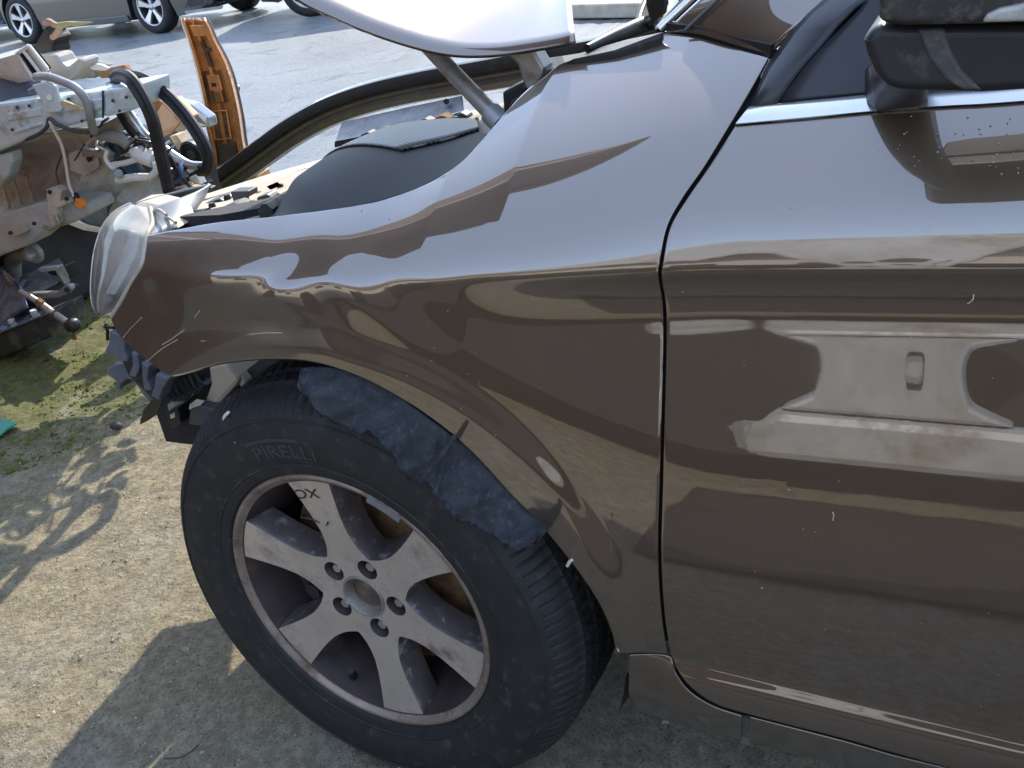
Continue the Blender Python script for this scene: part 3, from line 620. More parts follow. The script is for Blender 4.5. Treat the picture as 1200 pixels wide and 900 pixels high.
# windscreen wiper and cowl
tube('wiper_blade', [py(688, 57, .36), py(720, 43, .42), py(750, 31, .48), py(772, 24, .52)], [.006, .010, .012, .012], BLACKP, car)
poly('wiper_pivot', pxy([(752, 26), (770, 18), (776, 22), (775, 28), (758, 36)], .48), .03, BLACKP, car, bevel=.003)
tube('wiper_arm', [py(748, 31, .50), py(752, 15, .58), py(760, -4, .66), py(775, -40, .8)], .006, BLACKP, car)
poly('cowl_panel', [py(u, v, y) for u, v, y in [(625, 70, .45), (680, 62, .40), (735, 46, .36), (778, 36, .27), (772, 44, .27), (720, 60, .27), (672, 68, .28), (640, 84, .3)]], .01, BLACKP, car, vec=(0, 0, -1), bevel=.002)

# ---- wheel
STEER = -.068
cs, sn_ = math.cos(STEER), math.sin(STEER); WC = np.array([0, .011, .36])
def W(p):
    a, w, b = p; return np.array([WC[0]+cs*a-sn_*w, WC[1]+sn_*a+cs*w, WC[2]+b])
def Winv(u, v, w=0.):
    n = np.array([-sn_, cs, 0.]); r = ray(u, v); t = (n@WC+w-n@CX)/(n@r); p = CX+r*t-WC
    return p[0]*cs+p[1]*sn_, p[2]                    # wheel-plane a, b
def wang(u, v, w=0.):
    a, b = Winv(u, v, w); return math.atan2(b, a), math.hypot(a, b)
tp = [(.2345, .004), (.238, -.002), (.246, -.005), (.252, -.0055), (.2535, -.0075), (.256, -.0075), (.2575, -.0062), (.270, -.0105), (.285, -.0125), (.300, -.0125), (.315, -.0105), (.326, -.0070), (.3275, -.0085), (.330, -.0080), (.3315, -.005), (.338, -.001), (.345, .006), (.351, .014), (.356, .024), (.360, .036), (.362, .040), (.3655, .043), (.3670, .056), (.3675, .068), (.3590, .070), (.3590, .078), (.3680, .080), (.3684, .095), (.3684, .108), (.3595, .110), (.3595, .120), (.3684, .122), (.3684, .148), (.3595, .150), (.3595, .158), (.3675, .160), (.3655, .185), (.360, .198), (.352, .212), (.335, .226), (.31, .234), (.26, .226), (.22, .20)]
sh = {i for i, (r, w) in enumerate(tp) if r > .343}
grooves = {i for i, (r, w) in enumerate(tp) if abs(r-.3592) < .0006 and w > .06}
NT = 640
def tfn(i, j, r, w):
    k = i % 5
    if j in sh and j not in grooves and w < .2:
        if w < .045: return (r-(.0032 if k == 0 else 0.), w+(.0015 if k == 0 else 0))
        kk = (i+int(w*300)) % 6
        return (r-(.0045 if kk == 0 else 0.), w)
    return r, w
V, F = lathe(tp, NT, W, fn=tfn)
V = [np.array([v[0], v[1]-(.010*max(0, 1-(v[2])/.05) if v[1] < .03 else 0)*0, max(v[2], -.006)]) for v in V]
# rim: flange, barrel
rp_ = [(.2275, .006), (.2335, .001), (.2348, .004), (.2325, .012), (.2260, .016), (.2220, .030), (.2050, .062), (.2000, .10), (.2000, .185), (.212, .20)]
rp2 = [(.2275, .006), (.2225, .004), (.2185, .009), (.2165, .018), (.2130, .030), (.2050, .055), (.1975, .10), (.1975, .185), (.21, .20)]
wv, wf = lathe([(.2335, .012), (.2350, .004), (.2338, .0005), (.2300, .0), (.2265, .0015), (.2235, .006), (.2195, .008)], 160, W)
wheel = mk('wheel', wv, wf, M('dirty_rim_lip', (.30, .245, .205), .42, .5, var=.25, scale=14, dirt=((.12, .075, .05), .35, 20)), car, smooth=True)
tyre = mk('tyre', V, F, TYRE, wheel, smooth=True, sharp=28)
bv_, bf_ = lathe([(.2200, .0075), (.2165, .018), (.2130, .030), (.2060, .055), (.1985, .10), (.1985, .20), (.17, .205)], 120, W); mk('rim_barrel', bv_, bf_, BARREL, wheel, smooth=True)
# spokes: one mesh, six arms, lug pockets cut out
PH0 = wang(354, 566)[0]
def halfw(r): return float(np.interp(r, [.078, .082, .088, .096, .108, .125, .15, .18, .205, .2205], [.0, .0410, .0365, .0315, .0278, .0258, .0275, .0322, .0372, .0405]))
rs = [.030, .045, .062, .074, .079, .082, .085, .088, .092, .096, .102, .108, .116, .125, .137, .15, .165, .18, .195, .208, .2205]
def facew(r): return float(np.interp(r, [.03, .08, .13, .19, .2205], [.026, .024, .019, .013, .010]))
from mathutils.geometry import delaunay_2d_cdt
PL = wang(396, 713, .025)[0]
half = []                                           # half outline of one arm, hub fillet to rim
for r in np.r_[np.linspace(.0835, .10, 9), np.linspace(.104, .2205, 18)]:
    half.append((r, min(math.pi/6-.0005, math.asin(min(1, halfw(r)/r)))))
outl = []
for sp_ in range(6):
    a0 = PH0+sp_*math.pi/3
    outl += [(r*math.cos(a0-h_), r*math.sin(a0-h_)) for r, h_ in half]+[(.2212*math.cos(a0+t*half[-1][1]), .2212*math.sin(a0+t*half[-1][1])) for t in (-.6, -.2, .2, .6)]+[(r*math.cos(a0+h_), r*math.sin(a0+h_)) for r, h_ in half[::-1]]
loops = [outl, [(.035*math.cos(t), .035*math.sin(t)) for t in np.linspace(0, 2*math.pi, 40, endpoint=False)]]
for k in range(5):
    a = PL+k*2*math.pi/5; loops.append([(.060*math.cos(a)+.0178*math.cos(t), .060*math.sin(a)+.0178*math.sin(t)) for t in np.linspace(0, 2*math.pi, 26, endpoint=False)])
pts = []; edges = []
for lp in loops:
    b0 = len(pts); pts += lp; edges += [(b0+i, b0+(i+1) % len(lp)) for i in range(len(lp))]
NB = len(pts)
for r in np.arange(.045, .218, .007):                # inner points so that the dished face stays smooth
    for t in np.arange(0, 2*math.pi, .010/r):
        p = (r*math.cos(t), r*math.sin(t)); da = abs((t-PH0+math.pi/6) % (math.pi/3)-math.pi/6)*r
        if r > .083 and da > halfw(r)-.004: continue
        if any(math.hypot(p[0]-.060*math.cos(PL+k*2*math.pi/5), p[1]-.060*math.sin(PL+k*2*math.pi/5)) < .0215 for k in range(5)): continue
        pts.append(p)
cv, ce, cfc, o_v, o_e, o_f = delaunay_2d_cdt([Vector(p) for p in pts], edges, [], 0, 1e-6)
def inside(p, lp):
    x, y = p; c = False; n = len(lp)
    for i in range(n):
        (x0, y0), (x1, y1) = lp[i], lp[(i+1) % n]
        if (y0 > y) != (y1 > y) and x < (x1-x0)*(y-y0)/(y1-y0)+x0: c = not c
    return c
keepf = []
for f in cfc:
    m_ = (sum(cv[i][0] for i in f)/3, sum(cv[i][1] for i in f)/3)
    if inside(m_, loops[0]) and not any(inside(m_, l_) for l_ in loops[1:]): keepf.append(tuple(f))
face = mk('spokes', [W((p[0], facew(math.hypot(*p)), p[1])) for p in cv], keepf, ALLOY, wheel, smooth=True)
OL = np.array(outl); nx = np.roll(OL, -1, 0)-np.roll(OL, 1, 0); nrm = np.c_[nx[:, 1], -nx[:, 0]]; nrm /= np.linalg.norm(nrm, axis=1)[:, None]
SV = []; SF = []; no_ = len(outl)
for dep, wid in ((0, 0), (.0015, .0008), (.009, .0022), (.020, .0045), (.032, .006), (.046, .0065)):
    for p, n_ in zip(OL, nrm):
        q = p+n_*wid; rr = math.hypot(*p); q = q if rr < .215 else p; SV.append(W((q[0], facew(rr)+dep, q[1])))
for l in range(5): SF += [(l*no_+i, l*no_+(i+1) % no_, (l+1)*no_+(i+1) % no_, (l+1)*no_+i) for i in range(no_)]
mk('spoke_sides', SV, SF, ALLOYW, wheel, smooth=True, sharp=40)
for k in range(5):
    a = PL+k*2*math.pi/5; c0 = (.060*math.cos(a), .060*math.sin(a))
    def WL(p, c0=c0): return W((p[0]+c0[0], p[1], p[2]+c0[1]))
    v, f = lathe([(.0180, .0255), (.0170, .027), (.0160, .056), (.0, .056)], 24, WL); mk('lug_pocket', v, f, BARREL, wheel, smooth=True, sharp=40)
    v, f = lathe([(.0, .031), (.0075, .031), (.0098, .034), (.0102, .056)], 6, WL); mk('lug_bolt', v, f, SILVERP, wheel)
v, f = lathe([(.0385, .0255), (.0375, .0225), (.0350, .0225), (.0335, .026), (.0320, .040), (.018, .042), (.016, .036), (.0, .035)], 40, W); mk('hub_centre', v, f, GALV, wheel, smooth=True, sharp=35)
v, f = lathe([(.0300, .0390), (.020, .038), (.0175, .034), (.0, .0325)], 40, W); mk('hub_rust', v, f, M('rust_and_bare_hub', (.16, .14, .125), .5, .6, var=.6, scale=45, dirt=((.24, .11, .04), .26, 50)), wheel, smooth=True)
va, _ = wang(414, 792, .03)
tube('valve_stem', [W((.205*math.cos(va), .030, .205*math.sin(va))), W((.190*math.cos(va), .024, .190*math.sin(va))), W((.178*math.cos(va), .018, .178*math.sin(va)))], [.0075, .006, .0055], RUBBER, wheel)
for (u0, v0), (u1, v1) in (((432, 578), (443, 585)), ((443, 587), (470, 607)), ((456, 590), (464, 596))):
    a0, a1 = wang(u0, v0)[0], wang(u1, v1)[0]; lo, hi = min(a0, a1), max(a0, a1)
    v, f = lathe([(.2190, .004), (.2235, -.0035), (.2305, -.0045), (.2315, .0)], 8, W, lo, hi); mk('balance_weight', v, f, GREYM, wheel, solid=.002)
# brake parts behind the spokes
v, f = lathe([(.060, .100), (.085, .098), (.176, .098), (.1765, .124), (.085, .126)], 90, W); mk('brake_disc', v, f, RUST, car, smooth=True, sharp=35)
v, f = lathe([(.0, .075), (.062, .078), (.066, .10), (.07, .15)], 40, W); mk('hub_flange', v, f, RUST, car, smooth=True, sharp=35)
ca = wang(330, 640, .09)[0]
v, f = lathe([(.095, .132), (.095, .070), (.11, .060), (.165, .060), (.185, .075), (.19, .135)], 20, W, ca-.55, ca+.50); mk('brake_caliper', v, f, IRON, car, bevel=.004)
for da in (-.35, .30):
    a = ca+da; tube('caliper_slide', [W((.135*math.cos(a), .046, .135*math.sin(a))), W((.135*math.cos(a), .07, .135*math.sin(a)))], .014, IRON, car, seg=12)
v, f = lathe([(.04, .16), (.196, .16), (.1965, .19)], 60, W); mk('dust_shield', v, f, RUST, car)
# lettering moulded on the tyre and cast in the spoke
def tyre_text(body, ang, r0, h, width, mat, name, w0, flip=False, thick=.0012):
    tv, tf = text_mesh(body); tv[:, 0] -= tv[:, 0].mean(); ext_ = tv[:, 0].max()-tv[:, 0].min(); hh = tv[:, 1].max()-tv[:, 1].min(); tv[:, 1] = (tv[:, 1]-tv[:, 1].min())/hh; tv[:, 0] /= ext_
    Vt = []
    for x, y_, _ in tv:
        r = r0+(y_*h if not flip else (1-y_)*h); a = ang-(x*width/r0)*(1 if not flip else -1); Vt.append(W((r*math.cos(a), w0(r), r*math.sin(a))))
    o = mk(name, Vt, tf, mat, wheel, fix=False); sm = o.modifiers.new('solid', 'SOLIDIFY'); sm.thickness = thick; sm.offset = 0; return o
LETT = M('raised_rubber', (.034, .036, .041), .5, var=.1)
sidew = lambda r: float(np.interp(r, [p[0] for p in tp[:19]], [p[1] for p in tp[:19]]))-.0006
ta, tr = wang(326, 528, -.01)
tyre_text('PIRELLI', ta, tr-.011, .022, .112, LETT, 'tyre_lettering', sidew, thick=.0016)
pv, pf = lathe([(tr+.0155, sidew(tr+.0155)), (tr+.0205, sidew(tr+.0205))], 14, W, ta-.155, ta+.20); mk('tyre_lettering_bar', pv, pf, LETT, wheel, solid=.0012)
xa, xr = wang(356, 579, .011)
CASTD = M('cast_mark', (.045, .035, .03), .6)
tyre_text('XC', xa, xr-.0085, .017, .044, CASTD, 'spoke_lettering', lambda r: facew(r)-.0004, flip=True, thick=.0006)
for (u0, v0), (u1, v1) in (((360, 606), (374, 613)), ((382, 616), (384, 612)), ((352, 606), (366, 609))):
    a_, b_ = Winv(u0, v0, .016), Winv(u1, v1, .016); tube('spoke_scratch', [W((a_[0], .0165, a_[1])), W(((a_[0]+b_[0])/2+.001, .0162, (a_[1]+b_[1])/2)), W((b_[0], .0165, b_[1]))], .0012, CASTD, wheel, seg=5)

# wheel housing behind the arch (dark inner liner) and strut
def wh(p): return np.array([p[0], p[1], p[2]+.37])
v, f = lathe([(.43, .035), (.44, .10), (.44, .45), (.1, .46)], 48, wh, R(-10), R(122)); mk('arch_liner', v, f, BLACKP, car, smooth=True, sharp=40)
v, f = lathe([(.425, .036), (.435, .12), (.435, .30)], 12, wh, R(-20), R(-9)); mk('liner_tail', v, f, BLACKP, car, smooth=True)
tube('suspension_strut', [(-.0, .30, .3), (.02, .38, .8)], .035, IRON, car)
box('drive_hub', (-.06, .22, .29), (.06, .45, .43), IRON, car, bevel=.02)

# torn felt liner hanging over the tyre
up_ = [(352, 431), (380, 430), (404, 434), (432, 444), (460, 460), (503, 490), (538, 516), (565, 541), (590, 566), (615, 590), (636, 609), (647, 614)]
lo_ = [(349, 449), (358, 463), (369, 477), (391, 496), (405, 500), (412, 503), (421, 509), (432, 507), (443, 512), (460, 534), (472, 550), (484, 565), (491, 567), (499, 563), (508, 574), (516, 586), (526, 601), (534, 612), (548, 613), (564, 619), (577, 629), (592, 637), (607, 645), (618, 640), (630, 633), (637, 622)]
U_ = cat_rom(up_, 110); 
def lin_rs(p, n):
    p = np.asarray(p, float); d = np.r_[0, np.cumsum(np.linalg.norm(np.diff(p, axis=0), axis=1))]; s = np.linspace(0, d[-1], n); return np.c_[np.interp(s, d, p[:, 0]), np.interp(s, d, p[:, 1])]
L_ = lin_rs(lo_, 110)
RAG = RNG.normal(0, 1.5, (110, 2))+np.c_[np.zeros(110), 2*np.sin(np.arange(110)*.9)*np.sin(np.arange(110)*.37)]
Gf = []
for j, t in enumerate(np.linspace(0, 1, 26)):
    row = []
    for i in range(110):
        u = U_[i]*(1-t)+L_[i]*t; k = i/109
        u = u+RAG[i]*t**6
        fold = .010*math.exp(-((k-.56-.05*(t-.5))/.014)**2)
        y = (.016-.034*t-.018*k*t) + .007*math.sin(k*23+t*3)*t+.004*math.sin(k*9-t*5)*t - fold*min(1, t*4+.2)+.003*math.sin(k*61+t*9)*t
        row.append(py(u[0], u[1], y))
    Gf.append(row)
V, F = gridmesh(np.array(Gf)); mk('torn_liner', V, F, FELT, car, smooth=True, solid=.0035)
tube('liner_fold', [py(534, 510, -.008), py(516, 536, -.022), py(497, 560, -.034)], [.003, .004, .0025], FELT, car, seg=8)

# bits hanging below the wing where the bumper was
BR = M('bumper_bracket_plastic', (.10, .11, .135), .42, var=.2, dirt=((.16, .15, .14), .25, 30))
def rel(name, pts, y, th, mat, bevel=.003): return poly(name, pxy(pts, y), th, mat, car, bevel=bevel)
rel('bumper_bracket', [(128, 388), (140, 392), (149, 404), (152, 420), (142, 424), (133, 416), (127, 414), (122, 412), (127, 402)], .17, .03, BR)
rel('bracket_web', [(145, 394), (165, 412), (185, 432), (200, 444), (196, 462), (180, 470), (168, 458), (150, 440), (143, 424)], .16, .008, BLACKP)
rel('bracket_tooth', [(140, 392), (146, 396), (146, 412), (150, 424), (142, 424), (138, 410)], .14, .03, BR)
rel('bracket_tooth', [(153, 412), (161, 416), (163, 432), (158, 443), (150, 440), (155, 428)], .14, .03, BR)
rel('bracket_tooth', [(165, 424), (174, 430), (172, 446), (178, 458), (168, 458), (166, 440)], .135, .03, BR)
rel('bracket_tooth', [(182, 438), (198, 444), (190, 456), (186, 470), (176, 464), (180, 452)], .13, .03, BR)
rel('bracket_lower_arm', [(124, 434), (132, 428), (152, 426), (163, 436), (176, 456), (180, 466), (178, 474), (168, 464), (156, 446), (146, 444), (141, 450), (140, 458), (136, 456), (135, 446), (126, 440)], .18, .035, BR)
tube('bracket_stay', [py(124, 380, .19), py(126, 388, .19), py(126, 398, .19)], .003, BLACKP, car, smooth_path=False)
tube('bracket_stay', [py(123, 383, .19), py(134, 384, .18)], .003, BLACKP, car, smooth_path=False)
rel('hanging_strip', [(189, 456), (193, 462), (184, 486), (172, 494), (163, 498), (168, 480), (178, 468)], .17, .004, M('dark_plastic_strip', (.03, .022, .018), .4), .001)
rel('washer_bottle', [(243, 428), (262, 424), (280, 448), (268, 462), (252, 480), (236, 478), (246, 450)], .22, .09, BEIGE, .008)
rel('bottle_neck', [(262, 424), (270, 426), (288, 450), (283, 456), (278, 448)], .23, .05, CREAM, .004)
rel('dark_tray', [(222, 480), (236, 476), (252, 480), (262, 482), (252, 494), (240, 500), (220, 498)], .20, .06, DARKGREY, .004)
rel('metal_plate', [(196, 474), (226, 452), (232, 458), (204, 482), (198, 484)], .24, .01, GREYM, .001)
rel('connector', [(194, 484), (208, 478), (212, 496), (202, 503), (196, 494)], .22, .03, BLACKP, .003)
rel('connector_window', [(199, 486), (204, 484), (205, 489), (200, 491)], .2185, .004, WHITEP, .0005)
rel('torn_foil', [(222, 474), (230, 468), (240, 470), (232, 478), (221, 480)], .205, .003, SILVERP, .0005)
for k in range(7):
    u0, v0 = 192+k*6, 456-k*3; tube('hanging_wire', [py(u0, v0, .24), py(u0+10, v0+12+3*(k % 3), .22), py(u0+22, v0+8, .23), py(u0+34, v0-6+k, .25)], .004, BLACKP, car, seg=6)
tube('horn_pipe', [py(193, 462, .28), py(206, 452, .28), py(228, 442, .28), py(246, 436, .3)], .018, BLACKP, car)
SCR = M('paint_scratch', (.42, .38, .33), .7)
for l_ in ([(144, 396), (152, 386), (166, 372)], [(172, 424), (188, 410), (208, 398)], [(190, 404), (200, 398), (214, 388)], [(228, 372), (234, 364)], [(236, 400), (300, 391), (330, 390)], [(212, 390), (216, 386)]):
    tube('paint_scratch', [onS(u, v, -.0002) for u, v in l_], .0006, SCR, car, seg=4)
FLK = [M('dry_leaf_bits', (.30, .20, .10), .8), M('pale_dust_fleck', (.45, .42, .36), .8)]
rf = random.Random(5)
for k in range(46):
    if k < 34: u, v = rf.uniform(1050, 1195), rf.uniform(136, 205)
    else: u, v = rf.uniform(240, 1190), rf.uniform(230, 700)
    a_, l_ = rf.uniform(0, 3.1), rf.uniform(.8, 2.6)
    p0, p1 = onS(u, v, -.0006), onS(u+l_*math.cos(a_), v+l_*math.sin(a_)*.6, -.0008)
    tube('dirt_fleck', [p0, (p0+p1)/2+[0, -.0006, 0], p1], rf.uniform(.0004, .0009), FLK[k % 2], car, seg=4, per=2)
for u, v in ((264, 487), (667, 659)):
    tube('paint_dab', [py(u-2, v+4, .03 if u < 400 else .012), py(u, v, .027 if u < 400 else .008), py(u+4, v-4, .026 if u < 400 else .006)], .0025, M('white_dab', (.75, .74, .70), .7), wheel, seg=5)
tube('door_edge_debris', [onS(1134, 356, -.002), onS(1140, 351, -.003), onS(1141, 345, -.002)], .0007, WOOD, car, seg=5)
tube('door_edge_debris', [onS(975, 600, -.002), onS(979, 756, -.002)][:1]+[onS(977, 603, -.003), onS(976, 610, -.002)], .0007, WOOD, car, seg=5)
#PART3
# ================================================================== PALE BLUE WRECK
wr = thing('wrecked_front_end', 'pale blue stripped front end of a wrecked car with muddy wheelhouse', 'car wreck', (-2.0, 1.6, 0))
def wp(name, pts, y, th, mat, bevel=.003, parent=wr, **kw): return poly(name, pxy(pts, y), th, mat, parent, bevel=bevel, **kw)
rail = wp('upper_rail', [(-60, 133), (0, 121), (60, 113), (119, 106), (120, 137), (80, 148), (40, 160), (0, 177), (-60, 200)], 1.30, .16, PALEBLUE, .010)
wp('rail_end', [(121, 106, 1.295), (157, 101, 1.31), (159, 127, 1.33), (150, 131, 1.32), (121, 138, 1.295)], 1.3, .16, PALEBLUE, .009)
wp('rail_emboss', [(8, 133), (46, 126), (48, 136), (8, 142)], 1.293, .012, PALEBLUE, .004)
wp('rail_emboss', [(62, 122), (84, 118), (86, 130), (64, 134)], 1.293, .012, PALEBLUE, .004)
wp('rail_emboss', [(104, 117), (119, 115), (121, 127), (106, 131)], 1.293, .012, PALEBLUE, .004)
wp('rail_emboss', [(14, 153), (46, 143), (48, 147), (16, 157)], 1.291, .012, PALEBLUE, .003)
wp('rail_tab', [(37, 100), (52, 96), (64, 101), (72, 128), (70, 131), (54, 133), (50, 120)], 1.28, .012, PALEBLUE, .003)
tube('tab_bolt', [py(58, 114, 1.275), py(58, 114, 1.285)], .009, WHITEP, wr, seg=10)
wp('rail_top_flange', [(60, 98, 1.42), (100, 92, 1.46), (128, 92, 1.46), (133, 104, 1.36), (119, 106, 1.33), (62, 113, 1.33)], 1.4, .004, BLUEGREY, .001)
wp('rail_top_pad', [(-40, 100, 1.5), (0, 92, 1.5), (34, 95, 1.48), (40, 112, 1.36), (0, 120, 1.34), (-40, 128, 1.34)], 1.4, .05, M('dark_blue_foam', (.045, .055, .075), .8, var=.3), .008)
# muddy wheelhouse: bowl-shaped inner panel
WT = cat_rom(pxy([(-60, 195, 1.36), (0, 175, 1.38), (40, 160, 1.40), (80, 150, 1.42), (112, 148, 1.44), (150, 130, 1.46)], 1), 40)
WB = cat_rom(pxy([(-60, 290, 1.42), (0, 262, 1.42), (40, 250, 1.44), (75, 238, 1.46), (100, 230, 1.48), (120, 222, 1.5)], 1), 40)
Gq = np.array([[WT[i]*(1-t)+WB[i]*t+np.array([-.0, .20*math.sin(math.pi*t)*sst(36, 18, i)+.006*math.sin(i*1.3)*math.sin(math.pi*t), 0]) for i in range(40)] for t in np.linspace(0, 1, 20)])
V, F = gridmesh(Gq); mk('wheelhouse', V, F, MUD, wr, smooth=True, solid=.005)
for u in (8, 22, 38):
    tube('wheelhouse_rib', [py(u-8, 205, 1.50), py(u-3, 222, 1.52), py(u+3, 244, 1.47)], .006, MUD, wr, seg=6)
wp('side_panel', [(84, 186, 1.46), (118, 170, 1.47), (160, 158, 1.50), (188, 160, 1.54), (192, 222, 1.56), (170, 226, 1.54), (140, 232, 1.52), (104, 240, 1.48), (88, 226, 1.46)], 1.5, .02, PALEBLUE_D, .005)
wp('side_panel_patch', [(80, 180), (112, 168), (116, 196), (100, 206), (82, 200)], 1.445, .006, MUD, .002)
wp('lower_arm_panel', [(150, 215, 1.50), (182, 212, 1.55), (196, 240, 1.58), (160, 250, 1.52), (125, 252, 1.5), (135, 232, 1.5)], 1.5, .02, PALEBLUE_D, .004)
wp('chassis_leg', [(-60, 268), (0, 252), (45, 238), (74, 236), (100, 238), (106, 250), (84, 262), (50, 272), (30, 289), (0, 300), (-60, 330)], 1.36, .12, M('dusty_grey_blue', (.42, .44, .44), .7, var=.15, dirt=((.38, .33, .26), .35, 10), bump=(.3, 60, .003)), .008)
wp('leg_bracket', [(54, 222), (64, 219), (72, 224), (70, 236), (80, 232), (82, 238), (66, 244), (68, 262), (60, 268), (56, 250)], 1.33, .03, MUD, .003)
wp('leg_bracket', [(8, 272), (20, 258), (26, 262), (30, 272), (16, 278)], 1.335, .03, MUD, .003)
for u, v in ((58, 225), (12, 273), (40, 262), (78, 233)): tube('leg_hole', [py(u, v, 1.322), py(u, v, 1.330)], .007, DARKIN, wr, seg=10)
tube('tow_eye', [py(52, 266, 1.33), py(60, 268, 1.32), py(68, 262, 1.32), py(66, 252, 1.33)], .007, GALV, wr)
wp('splash_panel', [(84, 258), (100, 240), (122, 234), (124, 262), (116, 271), (100, 268)], 1.62, .01, BLUEGREY, .002)
wp('splash_edge', [(72, 257), (84, 256), (100, 264), (118, 268), (117, 273), (98, 270), (80, 263)], 1.60, .012, WHITEP, .002)
wp('strut_arm', [(-20, 186), (12, 178), (14, 190), (10, 205), (0, 220), (-20, 230)], 1.32, .05, PALEBLUE_D, .008)
box('subframe', (-3.4, 1.5, -.01), (-2.5, 2.6, .5), DARKIN, wr, bevel=.03)
box('dark_bulk', (-3.4, 1.78, .30), (py(92, 240, 1.78)[0], 2.2, .62), DARKIN, wr, bevel=.03)
# linkage assembly
wp('motor_bracket', [(93, 172), (104, 163), (113, 160), (118, 170), (104, 174), (96, 178)], 1.38, .03, SILVERP, .003)
wp('motor_plate', [(95, 176), (118, 171), (130, 182), (128, 190), (112, 184), (96, 184)], 1.37, .02, GALV, .003)
wp('blue_module', [(116, 168), (140, 166), (150, 176), (176, 182), (176, 204), (140, 206), (128, 196), (120, 184)], 1.44, .04, BLUEP, .004)
tube('linkage_rod', [py(132, 193, 1.36), py(146, 191, 1.36), py(162, 186, 1.36)], .009, WHITEP, wr)
tube('white_canister', [py(154, 177, 1.37), py(162, 180, 1.37), py(172, 184, 1.37), py(181, 188, 1.37)], [.012, .024, .026, .024], WHITEP, wr, seg=14, smooth_path=False)
tube('lower_link', [py(138, 211, 1.36), py(158, 208, 1.36), py(176, 208, 1.36)], .013, WHITEP, wr, seg=10)
tube('link_end', [py(176, 208, 1.36), py(183, 200, 1.36), py(182, 190, 1.36)], .011, WHITEP, wr, seg=10)
tube('link_pivot', [py(139, 203, 1.34), py(139, 203, 1.36)], .013, GREYM, wr, seg=12)
tube('grey_sleeve', [py(112, 158, 1.36), py(128, 160, 1.36), py(142, 164, 1.36), (py(150, 172, 1.36))], [.012, .018, .018, .014], M('greybrown_sleeve', (.24, .215, .19), .7), wr)
tube('crank_tube', [py(126, 176, 1.36), py(124, 186, 1.35), py(132, 197, 1.35), py(137, 194, 1.35)], .007, WHITEP, wr, seg=8)
for k in range(9):
    u, v = 122+random.uniform(0, 58), 150+random.uniform(0, 40)
    tube('loom_wire', [py(u, v, 1.40), py(u+random.uniform(-14, 14), v+random.uniform(4, 14), 1.38), py(u+random.uniform(-18, 18), v+random.uniform(12, 26), 1.40)], .005, [BLACKP, DARKGREY, IRON][k % 3], wr, seg=6)
for k in range(10):
    u, v = 196+random.uniform(0, 36), 182+random.uniform(0, 44)
    wp('loose_fitting', [(u, v), (u+random.uniform(5, 12), v-random.uniform(0, 6)), (u+random.uniform(8, 16), v+random.uniform(3, 9)), (u+random.uniform(0, 6), v+random.uniform(6, 12))], 1.45+.03*k, .03, [BLACKP, WHITEP, IRON, BLUEGREY, DARKGREY][k % 5], .003)
wp('yellow_clip', [(224, 218), (238, 220), (236, 228), (224, 227)], 1.40, .02, YELLOWP, .002)
wp('black_clip', [(226, 226), (242, 220), (240, 232), (228, 234)], 1.39, .02, BLACKP, .002)
wp('radiator_end', [(188, 160, 1.6), (205, 180, 1.62), (236, 200, 1.66), (242, 232, 1.66), (200, 240, 1.58)], 1.6, .08, IRON, .004)
# dense loom and small fittings in the open end of the wreck
WCOL = [BLACKP, RUBBER, DARKGREY, M('red_wire', (.30, .03, .02), .5), M('blue_wire', (.04, .09, .25), .5), M('white_wire', (.5, .5, .46), .5), IRON, GALV]
rw = random.Random(21)
for k in range(34):
    u, v = rw.uniform(96, 226), 0; lo_v = 138+max(0, u-150)*.55; v = rw.uniform(lo_v, lo_v+46); y = rw.uniform(1.36, 1.50); du_, dv_ = rw.uniform(-26, 26), rw.uniform(4, 30)
    tube('loom_wire', [py(u, v, y), py(u+du_*.3+rw.uniform(-6, 6), v+dv_*.4, y-.03), py(u+du_*.7+rw.uniform(-6, 6), v+dv_*.8, y-.02), py(u+du_, v+dv_, y+.02)], rw.choice([.0025, .003, .004, .006]), rw.choice(WCOL), wr, seg=6, per=5)
for k in range(26):
    u = rw.uniform(90, 240); lo_v = 140+max(0, u-150)*.6; v = rw.uniform(lo_v, lo_v+55); y = rw.uniform(1.40, 1.52); a_ = rw.uniform(0, 3.1); l_, w_ = rw.uniform(3, 9), rw.uniform(2, 5)
    q = [(u+sx_*l_*math.cos(a_)-sy_*w_*math.sin(a_), v+sx_*l_*math.sin(a_)+sy_*w_*math.cos(a_)) for sx_, sy_ in ((-1, -1), (1, -.7), (1, 1), (-.6, 1))]
    wp('broken_clip', q, y, .025, rw.choice([BLACKP, WHITEP, IRON, GALV, BLUEGREY, DARKGREY, MUD]), .002)
for u, v in ((20, 120), (34, 118), (80, 110), (98, 107), (132, 112), (148, 108), (14, 146), (66, 140), (96, 136), (140, 124)):
    tube('rail_bolt', [py(u, v+6, 1.285), py(u, v+6, 1.297)], .005, IRON, wr, seg=6)
tube('rail_seam', [py(120.4, 106, 1.292), py(120.8, 122, 1.292), py(120.6, 138, 1.292)], .003, DARKIN, wr, seg=6)
